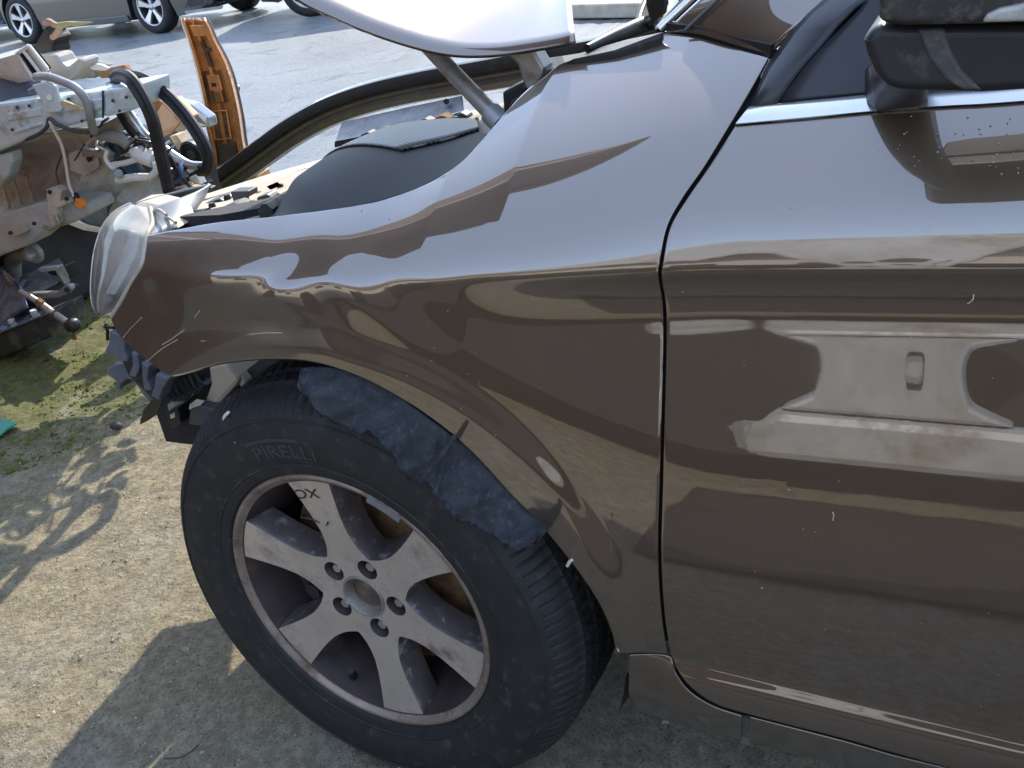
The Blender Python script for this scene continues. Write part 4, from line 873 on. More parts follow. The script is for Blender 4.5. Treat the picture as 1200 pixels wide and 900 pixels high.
# wiring on the wreck
tube('grey_conduit', [py(42, 90, 1.36), py(56, 90, 1.30), py(72, 95, 1.28), py(90, 104, 1.27), (py(102, 120, 1.275)), py(106, 138, 1.285), py(110, 154, 1.33)], .0125, M('grey_conduit', (.27, .27, .27), .5, var=.2, dirt=((.3, .25, .18), .2, 30)), wr)
tube('thin_wire', [py(112, 155, 1.34), py(90, 154, 1.30), py(68, 146, 1.275), py(58, 139, 1.275), py(54, 150, 1.28), py(40, 160, 1.30), py(18, 166, 1.32)], .006, DARKGREY, wr)
tube('connector_wire', [py(57, 139, 1.275), py(62, 150, 1.28), py(72, 170, 1.30), py(77, 192, 1.32), py(81, 216, 1.33), py(87, 230, 1.33)], .005, WHITEP, wr)
wp('amber_connector', [(88, 232), (94, 236), (98, 242), (93, 245), (87, 239)], 1.325, .02, AMBER, .002)
wp('wire_sleeve', [(83, 226), (88, 228), (92, 236), (87, 237)], 1.327, .015, IRON, .002)
tube('brake_pipe', [py(73, 180, 1.48), py(66, 200, 1.50), py(68, 212, 1.50), py(72, 222, 1.47)], .003, RUST, wr, seg=6)
wp('wood_splinter', [(70, 119), (74, 118), (90, 124), (102, 129), (100, 131), (80, 127), (71, 123)], 1.27, .008, WOOD, .001)

# things lying on the wreck
def lone(o, label, cat, group=None): return setp(o, label, cat, group)
SEALP = [(-.018, -.010), (-.006, -.013), (0, -.008), (.006, -.013), (.018, -.010), (.020, .004), (.010, .012), (.003, .008), (-.003, .008), (-.010, .012), (-.020, .004)]
lone(sweep('rubber_seal', [py(u, v, y) for u, v, y in [(132, 93, 1.44), (140, 88, 1.36), (152, 93, 1.29), (166, 113, 1.27), (178, 140, 1.27), (187, 178, 1.28), (196, 216, 1.29), (200, 238, 1.30)]], SEALP, RUBBER, None, up=(.1, -1, .25)), 'black ribbed rubber seal draped down over the pale blue rail end', 'rubber seal')
lone(sweep('rubber_seal', [py(u, v, y) for u, v, y in [(148, 90, 1.50), (166, 93, 1.46), (188, 106, 1.44), (212, 130, 1.42), (232, 158, 1.40), (243, 182, 1.40), (242, 197, 1.41), (232, 199, 1.43)]], SEALP, RUBBER, None, up=(.1, -1, .25)), 'black ribbed rubber seal looping out beside the orange pillar', 'rubber seal')
lone(tube('bent_pipe', [py(u, v, 1.43) for u, v in [(146, 124), (158, 142), (170, 158), (190, 172), (206, 184), (222, 193), (238, 195)]], .014, SILVERP), 'bent silver metal pipe running under the rubber seals', 'pipe')
tube('pipe_sleeve', [py(140, 128, 1.46), py(152, 148, 1.45), py(166, 164, 1.45)], .018, BLACKP, bpy.data.objects['bent_pipe'])
sp = thing('black_disc_cap', 'round black ribbed disc lying behind the rubber seal loop', 'cap', tuple(py(225, 180, 1.55)))
def DSC(p): c = py(225, 181, 1.55); return np.array([c[0]+p[0], c[1]+p[1]-.2*p[2], c[2]+p[2]])
v, f = lathe([(.045, .03), (.045, .0), (.038, -.006), (.034, .002), (.02, .002), (.016, -.004), (.0, -.004)], 36, DSC); mk('cap_face', v, f, BLACKP, sp, smooth=True, sharp=35)
v, f = lathe([(.016, -.0045), (.012, -.010), (.0, -.010)], 20, DSC); mk('cap_boss', v, f, DARKGREY, sp, smooth=True, sharp=35)
du = thing('air_duct', 'off white plastic air duct with two rectangular slots on the wreck', 'air duct', tuple(py(20, 90, 1.42)))
o4 = [(21, 63), (34, 54), (55, 80), (52, 86), (41, 93)]
fr = np.array(pxy([(20, 63), (34, 53.5), (55.5, 80.5), (53, 86), (40, 93.5)], 1.40)); bk_ = np.array(pxy([(-45, 82), (-30, 72), (0, 92), (-5, 98), (-20, 106)], 1.62))
n5 = len(fr); Vd = list(fr)+list(bk_); mk('duct_body', Vd, [(i, (i+1) % n5, n5+(i+1) % n5, n5+i) for i in range(n5)]+[tuple(range(n5, 2*n5))], WHITEP, du, solid=.006)
mk('duct_void', [p+np.array([-.005, .02, 0]) for p in fr], [tuple(range(n5))], DARKIN, du)
for a_, b_ in ((0, 1), (1, 2), (2, 3), (3, 4), (4, 0)): tube('duct_rim', [fr[a_], fr[b_]], .006, WHITEP, du, seg=8, smooth_path=False)
tube('duct_rib', [along(fr[0], fr[1], .48), along(fr[4], fr[2], .52)], .006, WHITEP, du, seg=8, smooth_path=False)
bt = thing('rubber_gaiter', 'black rubber gaiter with a torn pinkish collar standing on the wreck', 'gaiter', tuple(py(52, 64, 1.6)))
poly('gaiter', pxy([(37, 56), (52, 31), (57, 29), (58, 40), (65, 45), (62, 54), (64, 64), (46, 64)], 1.6), .08, RUBBER, bt, bevel=.015)
tube('torn_collar', [py(u, v, 1.58) for u, v in [(52, 27), (57, 25), (64, 29), (70, 32), (66, 40), (61, 44)]], .010, M('pinkish_foam', (.42, .26, .2), .8, var=.3), bt, seg=6)
tube('collar_strip', [py(u, v, 1.58) for u, v in [(68, 31), (80, 28), (92, 28), (108, 26)]], [.012, .008, .007, .002], M('yellow_green_strip', (.36, .33, .13), .6, var=.3), bt, seg=6)
lone(poly('grey_elbow_duct', pxy([(45, 64), (64, 64), (70, 74), (76, 80), (84, 74), (91, 68), (97, 72), (95, 80), (88, 90), (80, 96), (66, 92), (54, 82)], 1.55), .08, M('grey_plastic', (.33, .31, .29), .45, var=.15, dirt=((.4, .34, .26), .2, 20)), bevel=.018), 'dull grey plastic elbow duct lying below the black gaiter', 'duct')
lone(poly('brown_board', pxy([(126, 80), (145, 76), (155, 88), (148, 91), (118, 92), (112, 84)], 1.62), .02, CARD, bevel=.003), 'scrap of brown board lying on top of the pale rail', 'board')
lone(poly('white_scrap', pxy([(104, 79), (112, 75), (118, 76), (126, 80), (124, 83), (108, 82)], 1.60), .015, WHITEP, bevel=.002), 'small white plastic scrap beside the brown board', 'plastic scrap')
lone(poly('mesh_scrap', pxy([(96, 74), (110, 72), (128, 76), (112, 84), (110, 92), (92, 94), (84, 95)], 1.66), .03, M('grey_mesh_scrap', (.17, .18, .175), .6, var=.4, scale=60), bevel=.003), 'dark grey crumpled scrap between elbow duct and brown board', 'scrap')
lone(poly('orange_box_panel', pxy([(168, 106, 1.75), (190, 120, 1.72), (212, 143, 1.70), (194, 164, 1.70), (178, 140, 1.72)], 1.7), .10, M('glossy_orange_brown', (.30, .13, .05), .16, .3, var=.2, coat=.8), bevel=.006), 'glossy orange brown panel piece glinting behind the rubber seal', 'panel')
lone(poly('pale_panel_scrap', pxy([(205, 118, 1.95), (222, 122, 1.95), (244, 138, 1.98), (246, 150, 1.98), (226, 150, 1.96), (210, 136, 1.95)], 1.95), .05, M('pale_glossy_scrap', (.45, .45, .47), .12, .6, var=.2), bevel=.008), 'pale glossy curved scrap lying against the orange pillar', 'scrap')
lone(poly('tan_wood_block', pxy([(198, 160, 1.6), (206, 158, 1.6), (216, 172, 1.6), (208, 176, 1.6)], 1.6), .05, WOOD, bevel=.003), 'tan wooden block wedged under the rubber seals', 'wood block')
# loose parts on the ground below the wreck
lone(tube('grey_pipe_elbow', [py(u, v, y) for u, v, y in [(17, 334, 1.50), (15, 318, 1.50), (16, 304, 1.50), (23, 297, 1.48), (34, 296, 1.44), (38, 297, 1.42)]], .030, M('dusty_grey_pipe', (.25, .24, .22), .6, var=.2), seg=16), 'dusty grey pipe elbow with round flange under the wreck', 'pipe elbow')
def ELB(p): c = py(38, 297, 1.40); return np.array([c[0]+p[0]+.5*p[1], c[1]+p[1], c[2]+p[2]])
v, f = lathe([(.036, .012), (.038, .0), (.030, -.003), (.026, .004), (.022, .02), (.0, .02)], 28, ELB); mk('pipe_flange', v, f, GREYM, bpy.data.objects['grey_pipe_elbow'], smooth=True, sharp=40)
hb = thing('black_housing', 'open black plastic housing lying on moss below the wreck', 'housing', tuple(pz(50, 344)))
poly('housing_shell', [py(u, v, y) for u, v, y in [(20, 332, 1.42), (22, 325, 1.46), (42, 316, 1.52), (46, 322, 1.50), (50, 342, 1.46), (24, 343, 1.40)]], .12, DARKGREY, hb, bevel=.006)
poly('housing_rim', [py(u, v, y) for u, v, y in [(43, 315, 1.50), (67, 313, 1.54), (73, 325, 1.56), (76, 334, 1.56), (70, 330, 1.55), (64, 317, 1.53), (48, 320, 1.50)]], .03, GREYM, hb, bevel=.003)
poly('housing_inside', [py(u, v, y) for u, v, y in [(47, 320, 1.52), (64, 317, 1.55), (73, 332, 1.57), (52, 342, 1.50)]], .10, BLACKP, hb, bevel=.004)
poly('housing_flap', [py(u, v, y) for u, v, y in [(75, 331, 1.56), (84, 332, 1.60), (92, 335, 1.62), (80, 338, 1.58)]], .01, BLACKP, hb, bevel=.001)
lone(poly('link_arm', pxy([(29, 344), (66, 343), (76, 334), (81, 335), (83, 340), (79, 345), (69, 349), (48, 351), (31, 350)], 1.38), .025, GREYM, bevel=.004), 'flat grey metal link arm in front of the black housing', 'link arm')
tube('arm_bush', [py(78, 340, 1.372), py(78, 340, 1.382)], .009, DARKIN, bpy.data.objects['link_arm'], seg=12)
trd = thing('tie_rod', 'rusty tie rod with black ball joint poking from the navy crossmember', 'tie rod', tuple(pz(85, 392)))
tube('rod', [py(24, 341, 1.28), py(45, 354, 1.28), py(62, 367, 1.28), py(80, 379, 1.28)], [.010, .011, .015, .012], GALV, trd)
tube('lock_nut', [py(44, 353, 1.28), py(50, 357, 1.28)], .016, RUST, trd, seg=6)
blob('ball_joint', py(85, 381, 1.28), (.026, .026, .024), BLACKP, trd, p=2.4)
tube('stud', [py(86, 386, 1.28), py(87, 392, 1.28), py(88, 397, 1.28)], [.007, .006, .010], RUST, trd, seg=8)
cm = thing('navy_crossmember', 'navy blue steel crossmember with boxed end resting on the mossy concrete', 'crossmember', tuple(pz(20, 415)))
poly('boxed_end', pxy([(-40, 405), (0, 391), (57, 367), (61, 395), (8, 417), (-40, 436)], 1.25), .16, M('dark_grey_blue_metal', (.05, .055, .065), .5, .3, var=.3, dirt=((.16, .13, .09), .3, 18)), cm, bevel=.006)
poly('top_plate', [py(u, v, y) for u, v, y in [(-40, 403, 1.24), (0, 389, 1.24), (58, 366, 1.24), (50, 357, 1.40), (28, 350, 1.42), (0, 362, 1.42), (-40, 372, 1.42)]], .008, NAVY, cm, vec=(0, 0, -1), bevel=.002)
TU = cat_rom(pxy([(-40, 300, 1.44), (0, 311, 1.42), (8, 315, 1.40), (17, 327, 1.36)], 1), 16); TL = cat_rom(pxy([(-40, 395, 1.30), (0, 385, 1.30), (16, 372, 1.32), (34, 361, 1.33)], 1), 16)
V, F = gridmesh(np.array([[TU[i]*(1-t)+TL[i]*t+np.array([.03, -.03, .0])*math.sin(math.pi*t)*(-1) for i in range(16)] for t in np.linspace(0, 1, 14)])); mk('spring_tower', V, F, NAVY, cm, smooth=True, solid=.006)
for u, v in ((14, 378), (40, 367)): tube('plate_bolt', [py(u, v, 1.30)+[0, 0, .012], py(u, v, 1.30)+[0, 0, -.005]], .012, WHITEP, cm, seg=8)
lone(poly('green_plastic_scrap', [pz(u, v, .008) for u, v in [(-20, 505), (2, 492), (14, 494), (20, 498), (8, 505), (0, 512), (-20, 520)]], .006, GREENP, vec=(0, 0, 1), bevel=.001), 'small green plastic scrap lying flat on the concrete', 'plastic scrap')
lone(blob('dark_stone', pz(136, 499, .01), (.022, .014, .012), M('dark_stone', (.05, .05, .05), .8), None, p=2.2, nu=10, nv=6), 'single small dark stone on the sunlit concrete', 'stone')
lone(tube('twig', [pz(u, v, .006) for u, v in [(192, 889), (210, 888), (222, 882), (233, 873)]], .0018, M('dark_twig', (.06, .05, .04), .8), seg=5), 'thin dark twig on the shaded concrete near the tyre', 'twig')

# ================================================================== CUT BODY FRAME
cf = thing('cut_body_frame', 'cut off orange brown door pillar with a long curved dark sill rail', 'body section', (-2.2, 2.4, 0))
PLp = [(212, 21), (216, 34), (221, 48), (230, 81), (238, 117), (242, 147), (249, 178), (249, 200), (243, 220)]
PRp = [(240, 21), (246, 32), (252, 46), (266, 73), (275, 100), (283, 137), (288, 171), (298, 200), (304, 216)]
YP = 2.40
pl_, pr_ = cat_rom([np.array([*p]) for p in PLp], 44), cat_rom([np.array([*p]) for p in PRp], 44)
prof = [(0, .0), (.05, -.012), (.10, -.012), (.14, .018), (.36, .022), (.40, .008), (.47, .008), (.51, .022), (.74, .020), (.78, -.016), (.92, -.020), (1.0, .02), (1.0, .10)]
Gz = np.array([[py(*(pl_[i]*(1-t)+pr_[i]*t), YP+d*(1 if i < 26 else 1.0)) for t, d in prof] for i in range(44)])
V, F = gridmesh(Gz); nF = len(F); pill = mk('pillar', V, F, ORANGE, cf, smooth=True, sharp=28, fix=False)
pill.modifiers.new('solid', 'SOLIDIFY').thickness = .004
def onpil(i0, i1, t0, t1, dy): return [py(*(pl_[i]*(1-t)+pr_[i]*t), YP+dy) for i, t in ((i0, t0), (i0, t1), (i1, t1), (i1, t0))]
for n_, i0, i1, t0, t1, mt, dy in (('top_plate', 2, 5, .25, .78, ORANGE, -.012), ('dark_slot', 6, 13, .38, .50, ORANGE_D, .004), ('small_slot', 8, 9, .52, .62, ORANGE_D, .006), ('lock_plate', 14, 22, .16, .66, ORANGE_D, .010), ('lock_panel', 15, 19, .24, .60, ORANGE, .002), ('lock_catch', 19, 22, .34, .56, M('bright_copper', (.62, .32, .12), .22, .8), -.004), ('lock_slot', 17, 18, .32, .46, DARKIN, -.001), ('lower_recess', 24, 31, .18, .58, ORANGE_D, .008), ('lower_cover', 32, 40, .16, .70, M('dull_brown_cover', (.075, .058, .042), .5, var=.3, scale=20), .004)):
    poly(n_, onpil(i0, i1, t0, t1, dy), .012, mt, cf, bevel=.003)
tube('lock_frame', onpil(24, 31, .16, .62, .006)+onpil(24, 31, .16, .62, .006)[:1], .006, ORANGE, cf, seg=6, smooth_path=False)
tube('outer_edge', [py(u, v, YP+.03) for u, v in PRp], .012, M('dark_edge', (.05, .05, .052), .4), cf, seg=8)
tube('striker_pin', [py(274, 103, YP+.04), py(280, 103, YP+.06)], .012, GREYM, cf, seg=10)
wp2 = lambda n, l, y, th, m, b=.004: poly(n, pxy(l, y), th, m, cf, bevel=b)
wp2('pillar_foot', [(236, 214), (250, 190), (258, 206), (300, 204), (302, 216), (290, 228), (240, 232)], 2.38, .10, ORANGE, .008)
railp = [py(u, v, y) for u, v, y in [(262, 212, 2.33), (285, 196, 2.33), (315, 174, 2.33), (345, 153, 2.32), (385, 131, 2.30), (435, 113, 2.27), (500, 98, 2.22), (570, 86, 2.16), (650, 72, 2.10), (720, 60, 2.02), (800, 44, 1.94)]]
RP = [(-.035, -.050), (.0, -.058), (.030, -.050), (.040, -.030), (.030, -.018), (.042, -.004), (.034, .010), (.046, .022), (.040, .044), (.010, .056), (-.035, .050)]
sweep('sill_rail', railp, RP, DKBROWN, cf, up=(0, 0, 1), per=8)
sweep('rail_weatherstrip', [p+np.array([0, -.045, .030]) for p in railp], [(-.012, -.018), (.012, -.018), (.016, 0), (.010, .020), (-.010, .022), (-.016, 0)], RUBBER, cf, per=8)
wp2('tread_plate', [(393, 165, 2.10), (400, 144, 2.20), (470, 128, 2.17), (540, 113, 2.12), (542, 130, 2.02), (470, 150, 2.06)], 2.1, .014, GREYM, .003)
wp2('tread_plate_lip', [(392, 166, 2.09), (470, 151, 2.05), (542, 131, 2.01), (541, 136, 2.01), (470, 157, 2.05), (392, 173, 2.09)], 2.1, .010, DARKIN, .001)
tube('plate_bolt', [py(523, 119, 2.06), py(523, 119, 2.09)], .010, DARKIN, cf, seg=10)

# ================================================================== PARKED CARS IN THE BACKGROUND
def bg_car(name, label, fpos, rpos, paintm, near):
    """fpos/rpos: ground points of the two wheels on the near side"""
    f, r_ = np.asarray(fpos)[:2], np.asarray(rpos)[:2]; ax = f-r_; wb = np.linalg.norm(ax); ax /= wb
    lat = np.array([-ax[1], ax[0]]); lat = lat if lat@(CX[:2]-f) > 0 else -lat          # towards the camera
    org = (f+r_)/2; RW, WID = .325, 1.78
    def T(x, y, z): q = org+ax*x+lat*(y-.02); return np.array([q[0], q[1], z])             # y=0: near flank
    t = thing(name, label, 'car', (org[0], org[1], 0), 'cars parked across the yard')
    h = wb/2; arc = lambda c: [(c+.37*math.cos(a), .33+.37*math.sin(a)) for a in np.linspace(math.pi, 0, 13)]
    out = [(-h-.75, .40), (-h-.62, .22), (-h-.38, .20)]+arc(-h)+[(-h+.40, .19), (h-.40, .19)]+arc(h)+[(h+.40, .17), (h+.72, .20), (h+.84, .32), (h+.86, .58), (h+.78, .68), (h+.35, .86), (h-.35, .95), (h-.6, .98), (-h-.3, 1.0), (-h-.72, .95), (-h-.80, .7)]
    layers = [(.02, .955), (-.04, .99), (-.10, 1.0), (-.9, 1.0), (-WID+.10, 1.0), (-WID+.04, .99), (-WID-.02, .955)]
    V = []; n = len(out)
    for y, s in layers:
        e = 1-abs(y+WID/2)/(WID/2)
        for x, z in out:
            taper = .0 if abs(x) < h+.1 else .55*(abs(x)-h-.1)**2; yy = y*(1) ; yy = (yy+WID/2)*(1-taper)-WID/2
            bulge = -.03*((z-.55)/.4)**2*(1 if abs(y+WID/2) > .8 else 0)*np.sign(y+WID/2)
            V.append(T(x*(s if abs(x) > h+.4 else 1), yy+bulge, z))
    F = [tuple(range(n)), tuple(range(len(V)-1, len(V)-1-n, -1))]
    for l in range(len(layers)-1): F += [(l*n+i, l*n+(i+1) % n, (l+1)*n+(i+1) % n, (l+1)*n+i) for i in range(n)]
    body = mk('body', V, F, paintm, t, smooth=True, sharp=35)
    gh = [(-h-.55, .98), (-h+.1, 1.38), (h-1.1, 1.44), (h-.75, 1.36), (h-.1, .95)]
    V = []
    for y, s in ((-.06, 0), (-.24, 1), (-WID+.24, 1), (-WID+.06, 0)):
        for x, z in gh: V.append(T(x*(.96 if s else 1), y, z if s else min(z, .99+(z-.99)*.0) if z > .99 and False else (z if s else .96+(z-.95)*.15)))
    n = 5; F = []
    for l in range(3): F += [(l*n+i, l*n+(i+1) % n, (l+1)*n+(i+1) % n, (l+1)*n+i) for i in range(n)]
    mk('glasshouse', V, F+[tuple(range(5)), tuple(range(15, 20))], DARKGLASS, t)
    poly('roof', [T(-h+.05, -.22, 1.37), T(h-1.1, -.22, 1.43), T(h-.80, -.22, 1.37), T(h-1.1, -.22, 1.465), T(-h+.1, -.22, 1.42)], 1, paintm, t, vec=T(0, -WID+.22, 0)-T(0, -.22, 0))
    poly('side_skirt', [T(x, .03, z) for x, z in ((-h+.42, .17), (h-.42, .17), (h-.44, .25), (-h+.44, .25))], 1, paintm, t, vec=T(0, -.05, 0)-T(0, 0, 0), bevel=.01)
    pass
    for x in (): poly('door_gap', [T(x-.006, .022, .28), T(x+.006, .022, .28), T(x+.006, .004, .93), T(x-.006, .004, .93)], 1, DARKIN, t, vec=T(0, -.02, 0)-T(0, 0, 0))
    for k in range(6): poly('grille_slat', [T(h+.70-.008*k, -.30, .24+.05*k), T(h+.88, -.42, .24+.05*k), T(h+.88, -.42, .265+.05*k), T(h+.70-.008*k, -.30, .265+.05*k)], 1, BLACKP, t, vec=T(0, -1.0, 0)-T(0, 0, 0))
    poly('fog_panel', [T(h+.60, .0, .26), T(h+.84, -.25, .28), T(h+.86, -.27, .46), T(h+.70, -.08, .44)], 1, DARKGREY, t, vec=T(-.02, -.02, 0)-T(0, 0, 0))
    poly('bumper_blade', [T(h+.62, .02, .20), T(h+.90, -.30, .18), T(h+.92, -.32, .215), T(h+.62, .025, .235)], 1, SILVERP, t, vec=T(-.02, -.04, 0)-T(0, 0, 0))
    for wx in (-h, h):
        for wy, near_ in ((0., True), (-WID+.22, False)):
            def WX(p, wx=wx, wy=wy): return T(wx+p[0], wy-p[1], RW+p[2]-.012)
            v, f_ = lathe([(.21, .02), (.225, .0), (.27, -.008), (.30, .0), (.315, .02), (RW, .04), (RW, .17), (.30, .20), (.2, .19)], 48, WX)
            w_ = mk('wheel', v, f_, TYRE, t, smooth=True, sharp=40)
            if near_:
                v, f_ = lathe([(.225, .004), (.218, -.002), (.208, .004), (.20, .05), (.19, .14), (.0, .14)], 40, WX); mk('rim', v, f_, BARREL, w_, smooth=True, sharp=40)
                v, f_ = lathe([(.228, .006), (.222, -.004), (.210, -.002), (.205, .012)], 40, WX); mk('rim_ring', v, f_, SILVERP, w_, smooth=True)
                for k in range(5):
                    a = k*2*math.pi/5+.3; c_, s_ = math.cos(a), math.sin(a); pts = []
                    for rr, hw in ((.03, .022), (.10, .024), (.215, .046)): pts.append((rr, hw))
                    ring = [(rr, hw) for rr, hw in pts]+[(rr, -hw) for rr, hw in pts[::-1]]
                    poly('spoke', [WX((rr*c_-hw*s_, .006+.02*(1-rr/.215), rr*s_+hw*c_)) for rr, hw in ring], 1, M('bright_alloy', (.66, .67, .68), .3, .6, var=.05), w_, vec=WX((0, .03, 0))-WX((0, 0, 0)))
                v, f_ = lathe([(.0, .012), (.035, .014), (.04, .04)], 20, WX); mk('hub_cap', v, f_, SILVERP, w_, smooth=True)
    box_lo = [T(x, y, z) for x, y, z in ((-h+.36, -.2, .16), (h-.36, -.2, .16), (h-.36, -WID+.2, .16), (-h+.36, -WID+.2, .16))]
    poly('underbody', box_lo, .14, DARKIN, t, vec=(0, 0, 1))
    return t
def rear_for(fp, u, wb):
    best = min((abs(np.linalg.norm(pz(u, v)[:2]-fp[:2])-wb), v) for v in np.arange(36, 70, .2)); return pz(u, best[1])
fp = pz(183, 39.5); rp1 = rear_for(fp, 33, 2.6)
GREYCAR = M('grey_car_paint', (.045, .048, .054), .3, .4, var=.04, coat=1.)
bg_car('parked_car', 'grey parked hatchback with bright five spoke wheels facing the yard centre', fp, rp1, GREYCAR, True)
d_ = (fp-rp1)/np.linalg.norm(fp-rp1)
q0 = rp1-d_*2.25+np.array([.25, .4, 0])
bg_car('parked_car', 'blue parked car standing nose to tail behind the grey hatchback', q0, q0-d_*2.55, M('blue_car_paint', (.02, .06, .16), .25, .5, var=.04, coat=1.), True)
q1 = pz(366, 19)
bg_car('parked_car', 'black parked car half hidden behind the raised brown bonnet', q1+np.array([2.5, 1.0, 0]), q1, M('black_car_paint', (.015, .016, .018), .25, .4, var=.04, coat=1.), True)

# pale concrete strip with a raised kerb beyond the bonnet
ka, kb = pz(600, 23), pz(860, 20)
kd = (kb-ka)/np.linalg.norm(kb-ka); kn = np.array([-kd[1], kd[0], 0])
kbm = poly('kerb', [ka-kd*.3, kb+kd*3, kb+kd*3+kn*.15, ka-kd*.3+kn*.15], .12, M('pale_kerb', (.42, .38, .31), .9, var=.2, bump=(.3, 40, .004)), vec=(0, 0, 1), bevel=.015); setp(kbm, 'pale concrete kerb', None, None, 'structure')
slab = poly('pavement', [ka-kd*.3+kn*.15, kb+kd*3+kn*.15, kb+kd*3+kn*2.6, ka-kd*.3+kn*2.6], .11, M('pale_pavement', (.48, .44, .36), .9, var=.2, scale=3, bump=(.3, 40, .004)), vec=(0, 0, 1)); setp(slab, 'pale concrete pavement strip', None, None, 'structure')

# ================================================================== BEHIND THE PHOTOGRAPHER (seen only as reflections)
sb_ = thing('silver_body_shell', 'stripped silver grey car shell with open door apertures facing the brown car', 'car wreck', (.6, -2.4, 0))
YS = -1.95
def arc_pts(c, rx, rz, a0, a1, n=10): return [(c[0]+rx*math.cos(a), c[1]+rz*math.sin(a)) for a in np.linspace(R(a0), R(a1), n)]
def sil(name, pts, mat, y=YS, th=-.10, bevel=.012): return poly(name, [(x, y, z) for x, z in pts], th, mat, sb_, bevel=bevel)
sil('sill', [(.20, .16), (3.0, .16), (3.0, .30), (1.3, .31), (.9, .33), (.25, .33), (.20, .29)], SILVER, bevel=.03)
pill_pts = [(.26, .335), (.36, .38), (.42, .50), (.44, .70), (.42, .92), (.36, 1.10), (.22, 1.22), (-.4, 1.30), (-1.0, 1.22), (-1.6, 1.0), (-1.6, 1.10), (-1.0, 1.34), (-.2, 1.42), (.8, 1.45), (1.6, 1.43), (1.6, 1.33), (.98, 1.30), (.80, 1.16), (.74, .96), (.72, .72), (.74, .50), (.80, .38), (.92, .335)]
sil('centre_pillar', pill_pts, SILVER, YS-.01)
sil('pillar_rib', [(.62, .42), (.67, .42), (.69, .72), (.68, .96), (.72, 1.12), (.66, 1.12), (.63, .96), (.63, .72)], SILVER, YS+.012, -.03)
for cx_, cz, rx, rz in ((.50, .78, .022, .018), (.53, .70, .024, .018), (.60, .90, .020, .035), (.50, .46, .02, .012), (.47, 1.05, .03, .03), (.60, 1.10, .05, .035)):
    sil('pillar_hole', arc_pts((cx_, cz), rx*1.6, rz*1.5, 0, 342, 16), M('brown_hole', (.03, .022, .016), .8), YS-.002, -.01, 0)
None and sil('front_pillar', [(-1.6, .30), (-1.25, .31), (-1.1, .6), (-1.15, 1.0), (-1.6, 1.1)], SILVER, YS-.012)
sil('rear_quarter', [(1.75, .31), (3.0, .30), (3.0, 1.05), (2.3, 1.1), (1.95, .9), (1.8, .6)], SILVER, YS-.012)
box('far_side', (-1.6, -3.5, .16), (3.0, -3.4, 1.0), DARKIN, sb_); box('floor_pan', (-1.6, -3.4, .14), (3.0, -2.07, .22), DARKIN, sb_)
poly('shell_roof', [(-.4, -2.15, 1.40), (1.7, -2.15, 1.43), (1.7, -2.8, 1.50), (1.7, -3.4, 1.43), (-.4, -3.4, 1.40), (-.4, -2.8, 1.47)], .02, SILVER, sb_, vec=(0, 0, 1))
box('shell_skid', (-1.4, -3.2, -.01), (2.8, -2.3, .14), DARKIN, sb_)
hs_ = thing('yard_house', 'low cream rendered house with a red brown tiled roof', 'house', (-6, -16, 0))
box('wall', (-16, -22, -.02), (6, -15, 3.0), M('cream_render', (.40, .36, .30), .9, var=.1), hs_)
poly('roof', [(-16.5, -14.6, 2.95), (-16.5, -22.4, 2.95), (-16.5, -18.5, 5.4)], 23, M('red_brown_tiles', (.16, .085, .06), .85, var=.3, scale=6), hs_, vec=(1, 0, 0))
for x in (-14, -10, -2, 2): box('window', (x, -15.03, 1.0), (x+1.2, -14.95, 2.2), DARKGLASS, hs_)
box('door', (-6, -15.04, 0), (-5, -14.95, 2.1), M('brown_door', (.14, .07, .04), .6), hs_)
LEAFM = M('foliage', (.055, .085, .025), .8, var=.4, scale=3)
def tree(x, y, hgt, label, seed):
    rg = np.random.default_rng(seed); t = thing('yard_tree', label, 'tree', (x, y, 0), 'trees behind the yard')
    tube('trunk', [(x, y, -.05), (x+.1, y, hgt*.3), (x-.1, y+.1, hgt*.62)], [.20, .15, .07], M('bark', (.10, .075, .055), .9), t)
    cl = rg.normal(0, 1, (26, 3)); cl = cl/np.linalg.norm(cl, axis=1)[:, None]*rg.uniform(.35, 1, (26, 1))*np.array([hgt*.30, hgt*.30, hgt*.27])+np.array([x, y, hgt*.68])
    V = []; F = []
    for c in cl:
        for _ in range(90):
            p = c+rg.normal(0, hgt*.055, 3); a = rg.normal(0, .10, (3, 3)); k = len(V); V += list(p+a); F.append((k, k+1, k+2))
    mk('crown', V, F, LEAFM, t, fix=False)
tree(8.5, -14, 6.5, 'broad leafy tree beside the cream house gable', 1)
tree(12.5, -11, 7.5, 'tall leafy tree at the yard corner away from the house', 2)
tree(-20, -13, 7, 'leafy tree standing past the far end of the tiled roof', 3)

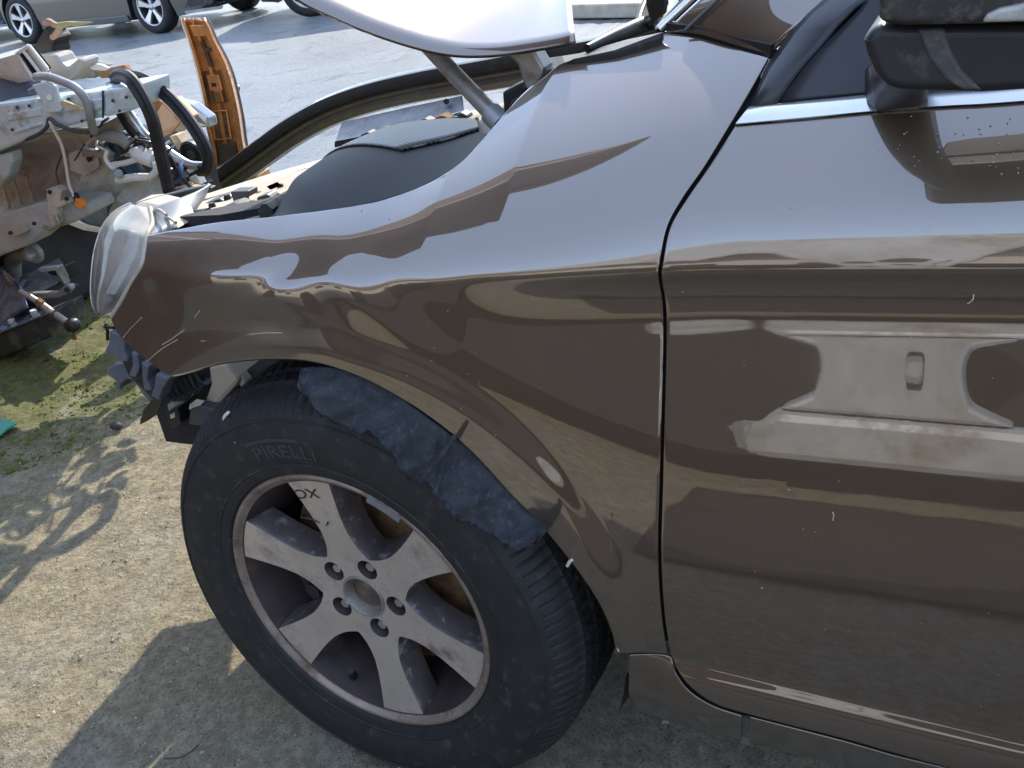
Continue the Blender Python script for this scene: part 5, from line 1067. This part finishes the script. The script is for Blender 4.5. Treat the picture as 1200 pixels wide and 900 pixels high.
BLOCKM = M('red_brown_blocker_paint', (.125, .070, .045), .6, var=.2, scale=2, dirt=((.10, .06, .04), .3, 3))
def sky_blocker(name, label, c, ang, z0, L=6.06, Wd=2.44, H=2.59):  # unseen stacked boxes, added to block sky reflections in the front wing
    t = thing(name, label, 'sky_blocker', (c[0], c[1], z0), 'unseen sky blockers stacked at the yard edge'); ca_, sa_ = math.cos(ang), math.sin(ang)
    def T(x, y, z): return np.array([c[0]+x*ca_-y*sa_, c[1]+x*sa_+y*ca_, z0+z])
    n = 44; V = []; F = []
    ring = []
    for (x0, y0), (x1, y1) in (((-L/2, -Wd/2), (L/2, -Wd/2)), ((L/2, -Wd/2), (L/2, Wd/2)), ((L/2, Wd/2), (-L/2, Wd/2)), ((-L/2, Wd/2), (-L/2, -Wd/2))):
        dx, dy = x1-x0, y1-y0; l = math.hypot(dx, dy); m = int(l/.14)
        for i in range(m):
            for off, f_ in ((0, .0), (0, .3), (.035, .5), (.035, .8)):
                k = (i+f_)/m; ring.append((x0+dx*k-dy/l*off, y0+dy*k+dx/l*off))
    for z in (.12, H-.12): V += [T(x, y, z) for x, y in ring]
    m = len(ring); F = [(i, (i+1) % m, m+(i+1) % m, m+i) for i in range(m)]
    mk('side_sheet', V, F, BLOCKM, t)
    for z in (0, H-.12): poly('frame', [T(x, y, z) for x, y in ((-L/2-.01, -Wd/2-.01), (L/2+.01, -Wd/2-.01), (L/2+.01, Wd/2+.01), (-L/2-.01, Wd/2+.01))], .12, BLOCKM, t, vec=(0, 0, 1))
    for x, y in ((-L/2, -Wd/2), (L/2, -Wd/2), (L/2, Wd/2), (-L/2, Wd/2)): poly('corner_post', [T(x+a_, y+b_, .12) for a_, b_ in ((-.05, -.05), (.05, -.05), (.05, .05), (-.05, .05))], H-.24, BLOCKM, t, vec=(0, 0, 1))
sky_blocker('blocker_container', 'added sky blocker, red brown corrugated box standing on the concrete', (-4.15, -1.75), R(64), 0)
sky_blocker('blocker_container', 'added sky blocker, red brown corrugated box stacked on top of another', (-4.15, -1.75), R(64), 2.6)

Gt = np.array([[(x, y, .008+.018*vnoise(np.array(x), np.array(y), 5, 31)+.010*vnoise(np.array(x), np.array(y), 14, 32)) for x in np.linspace(.15, 2.9, 70)] for y in np.linspace(-1.90, -1.08, 26)], float)  # unseen dark sheet, added so the door reflects this ground as if shaded
V, F = gridmesh(Gt); shade_sheet = mk('ground_shade_sheet', V, F, M('dark_shade_sheet', (.030, .026, .022), .7, var=.3), smooth=True, solid=.004)
setp(shade_sheet, 'added dark crumpled sheet standing in for shade on the ground before the silver shell', 'ground_shade_sheet')
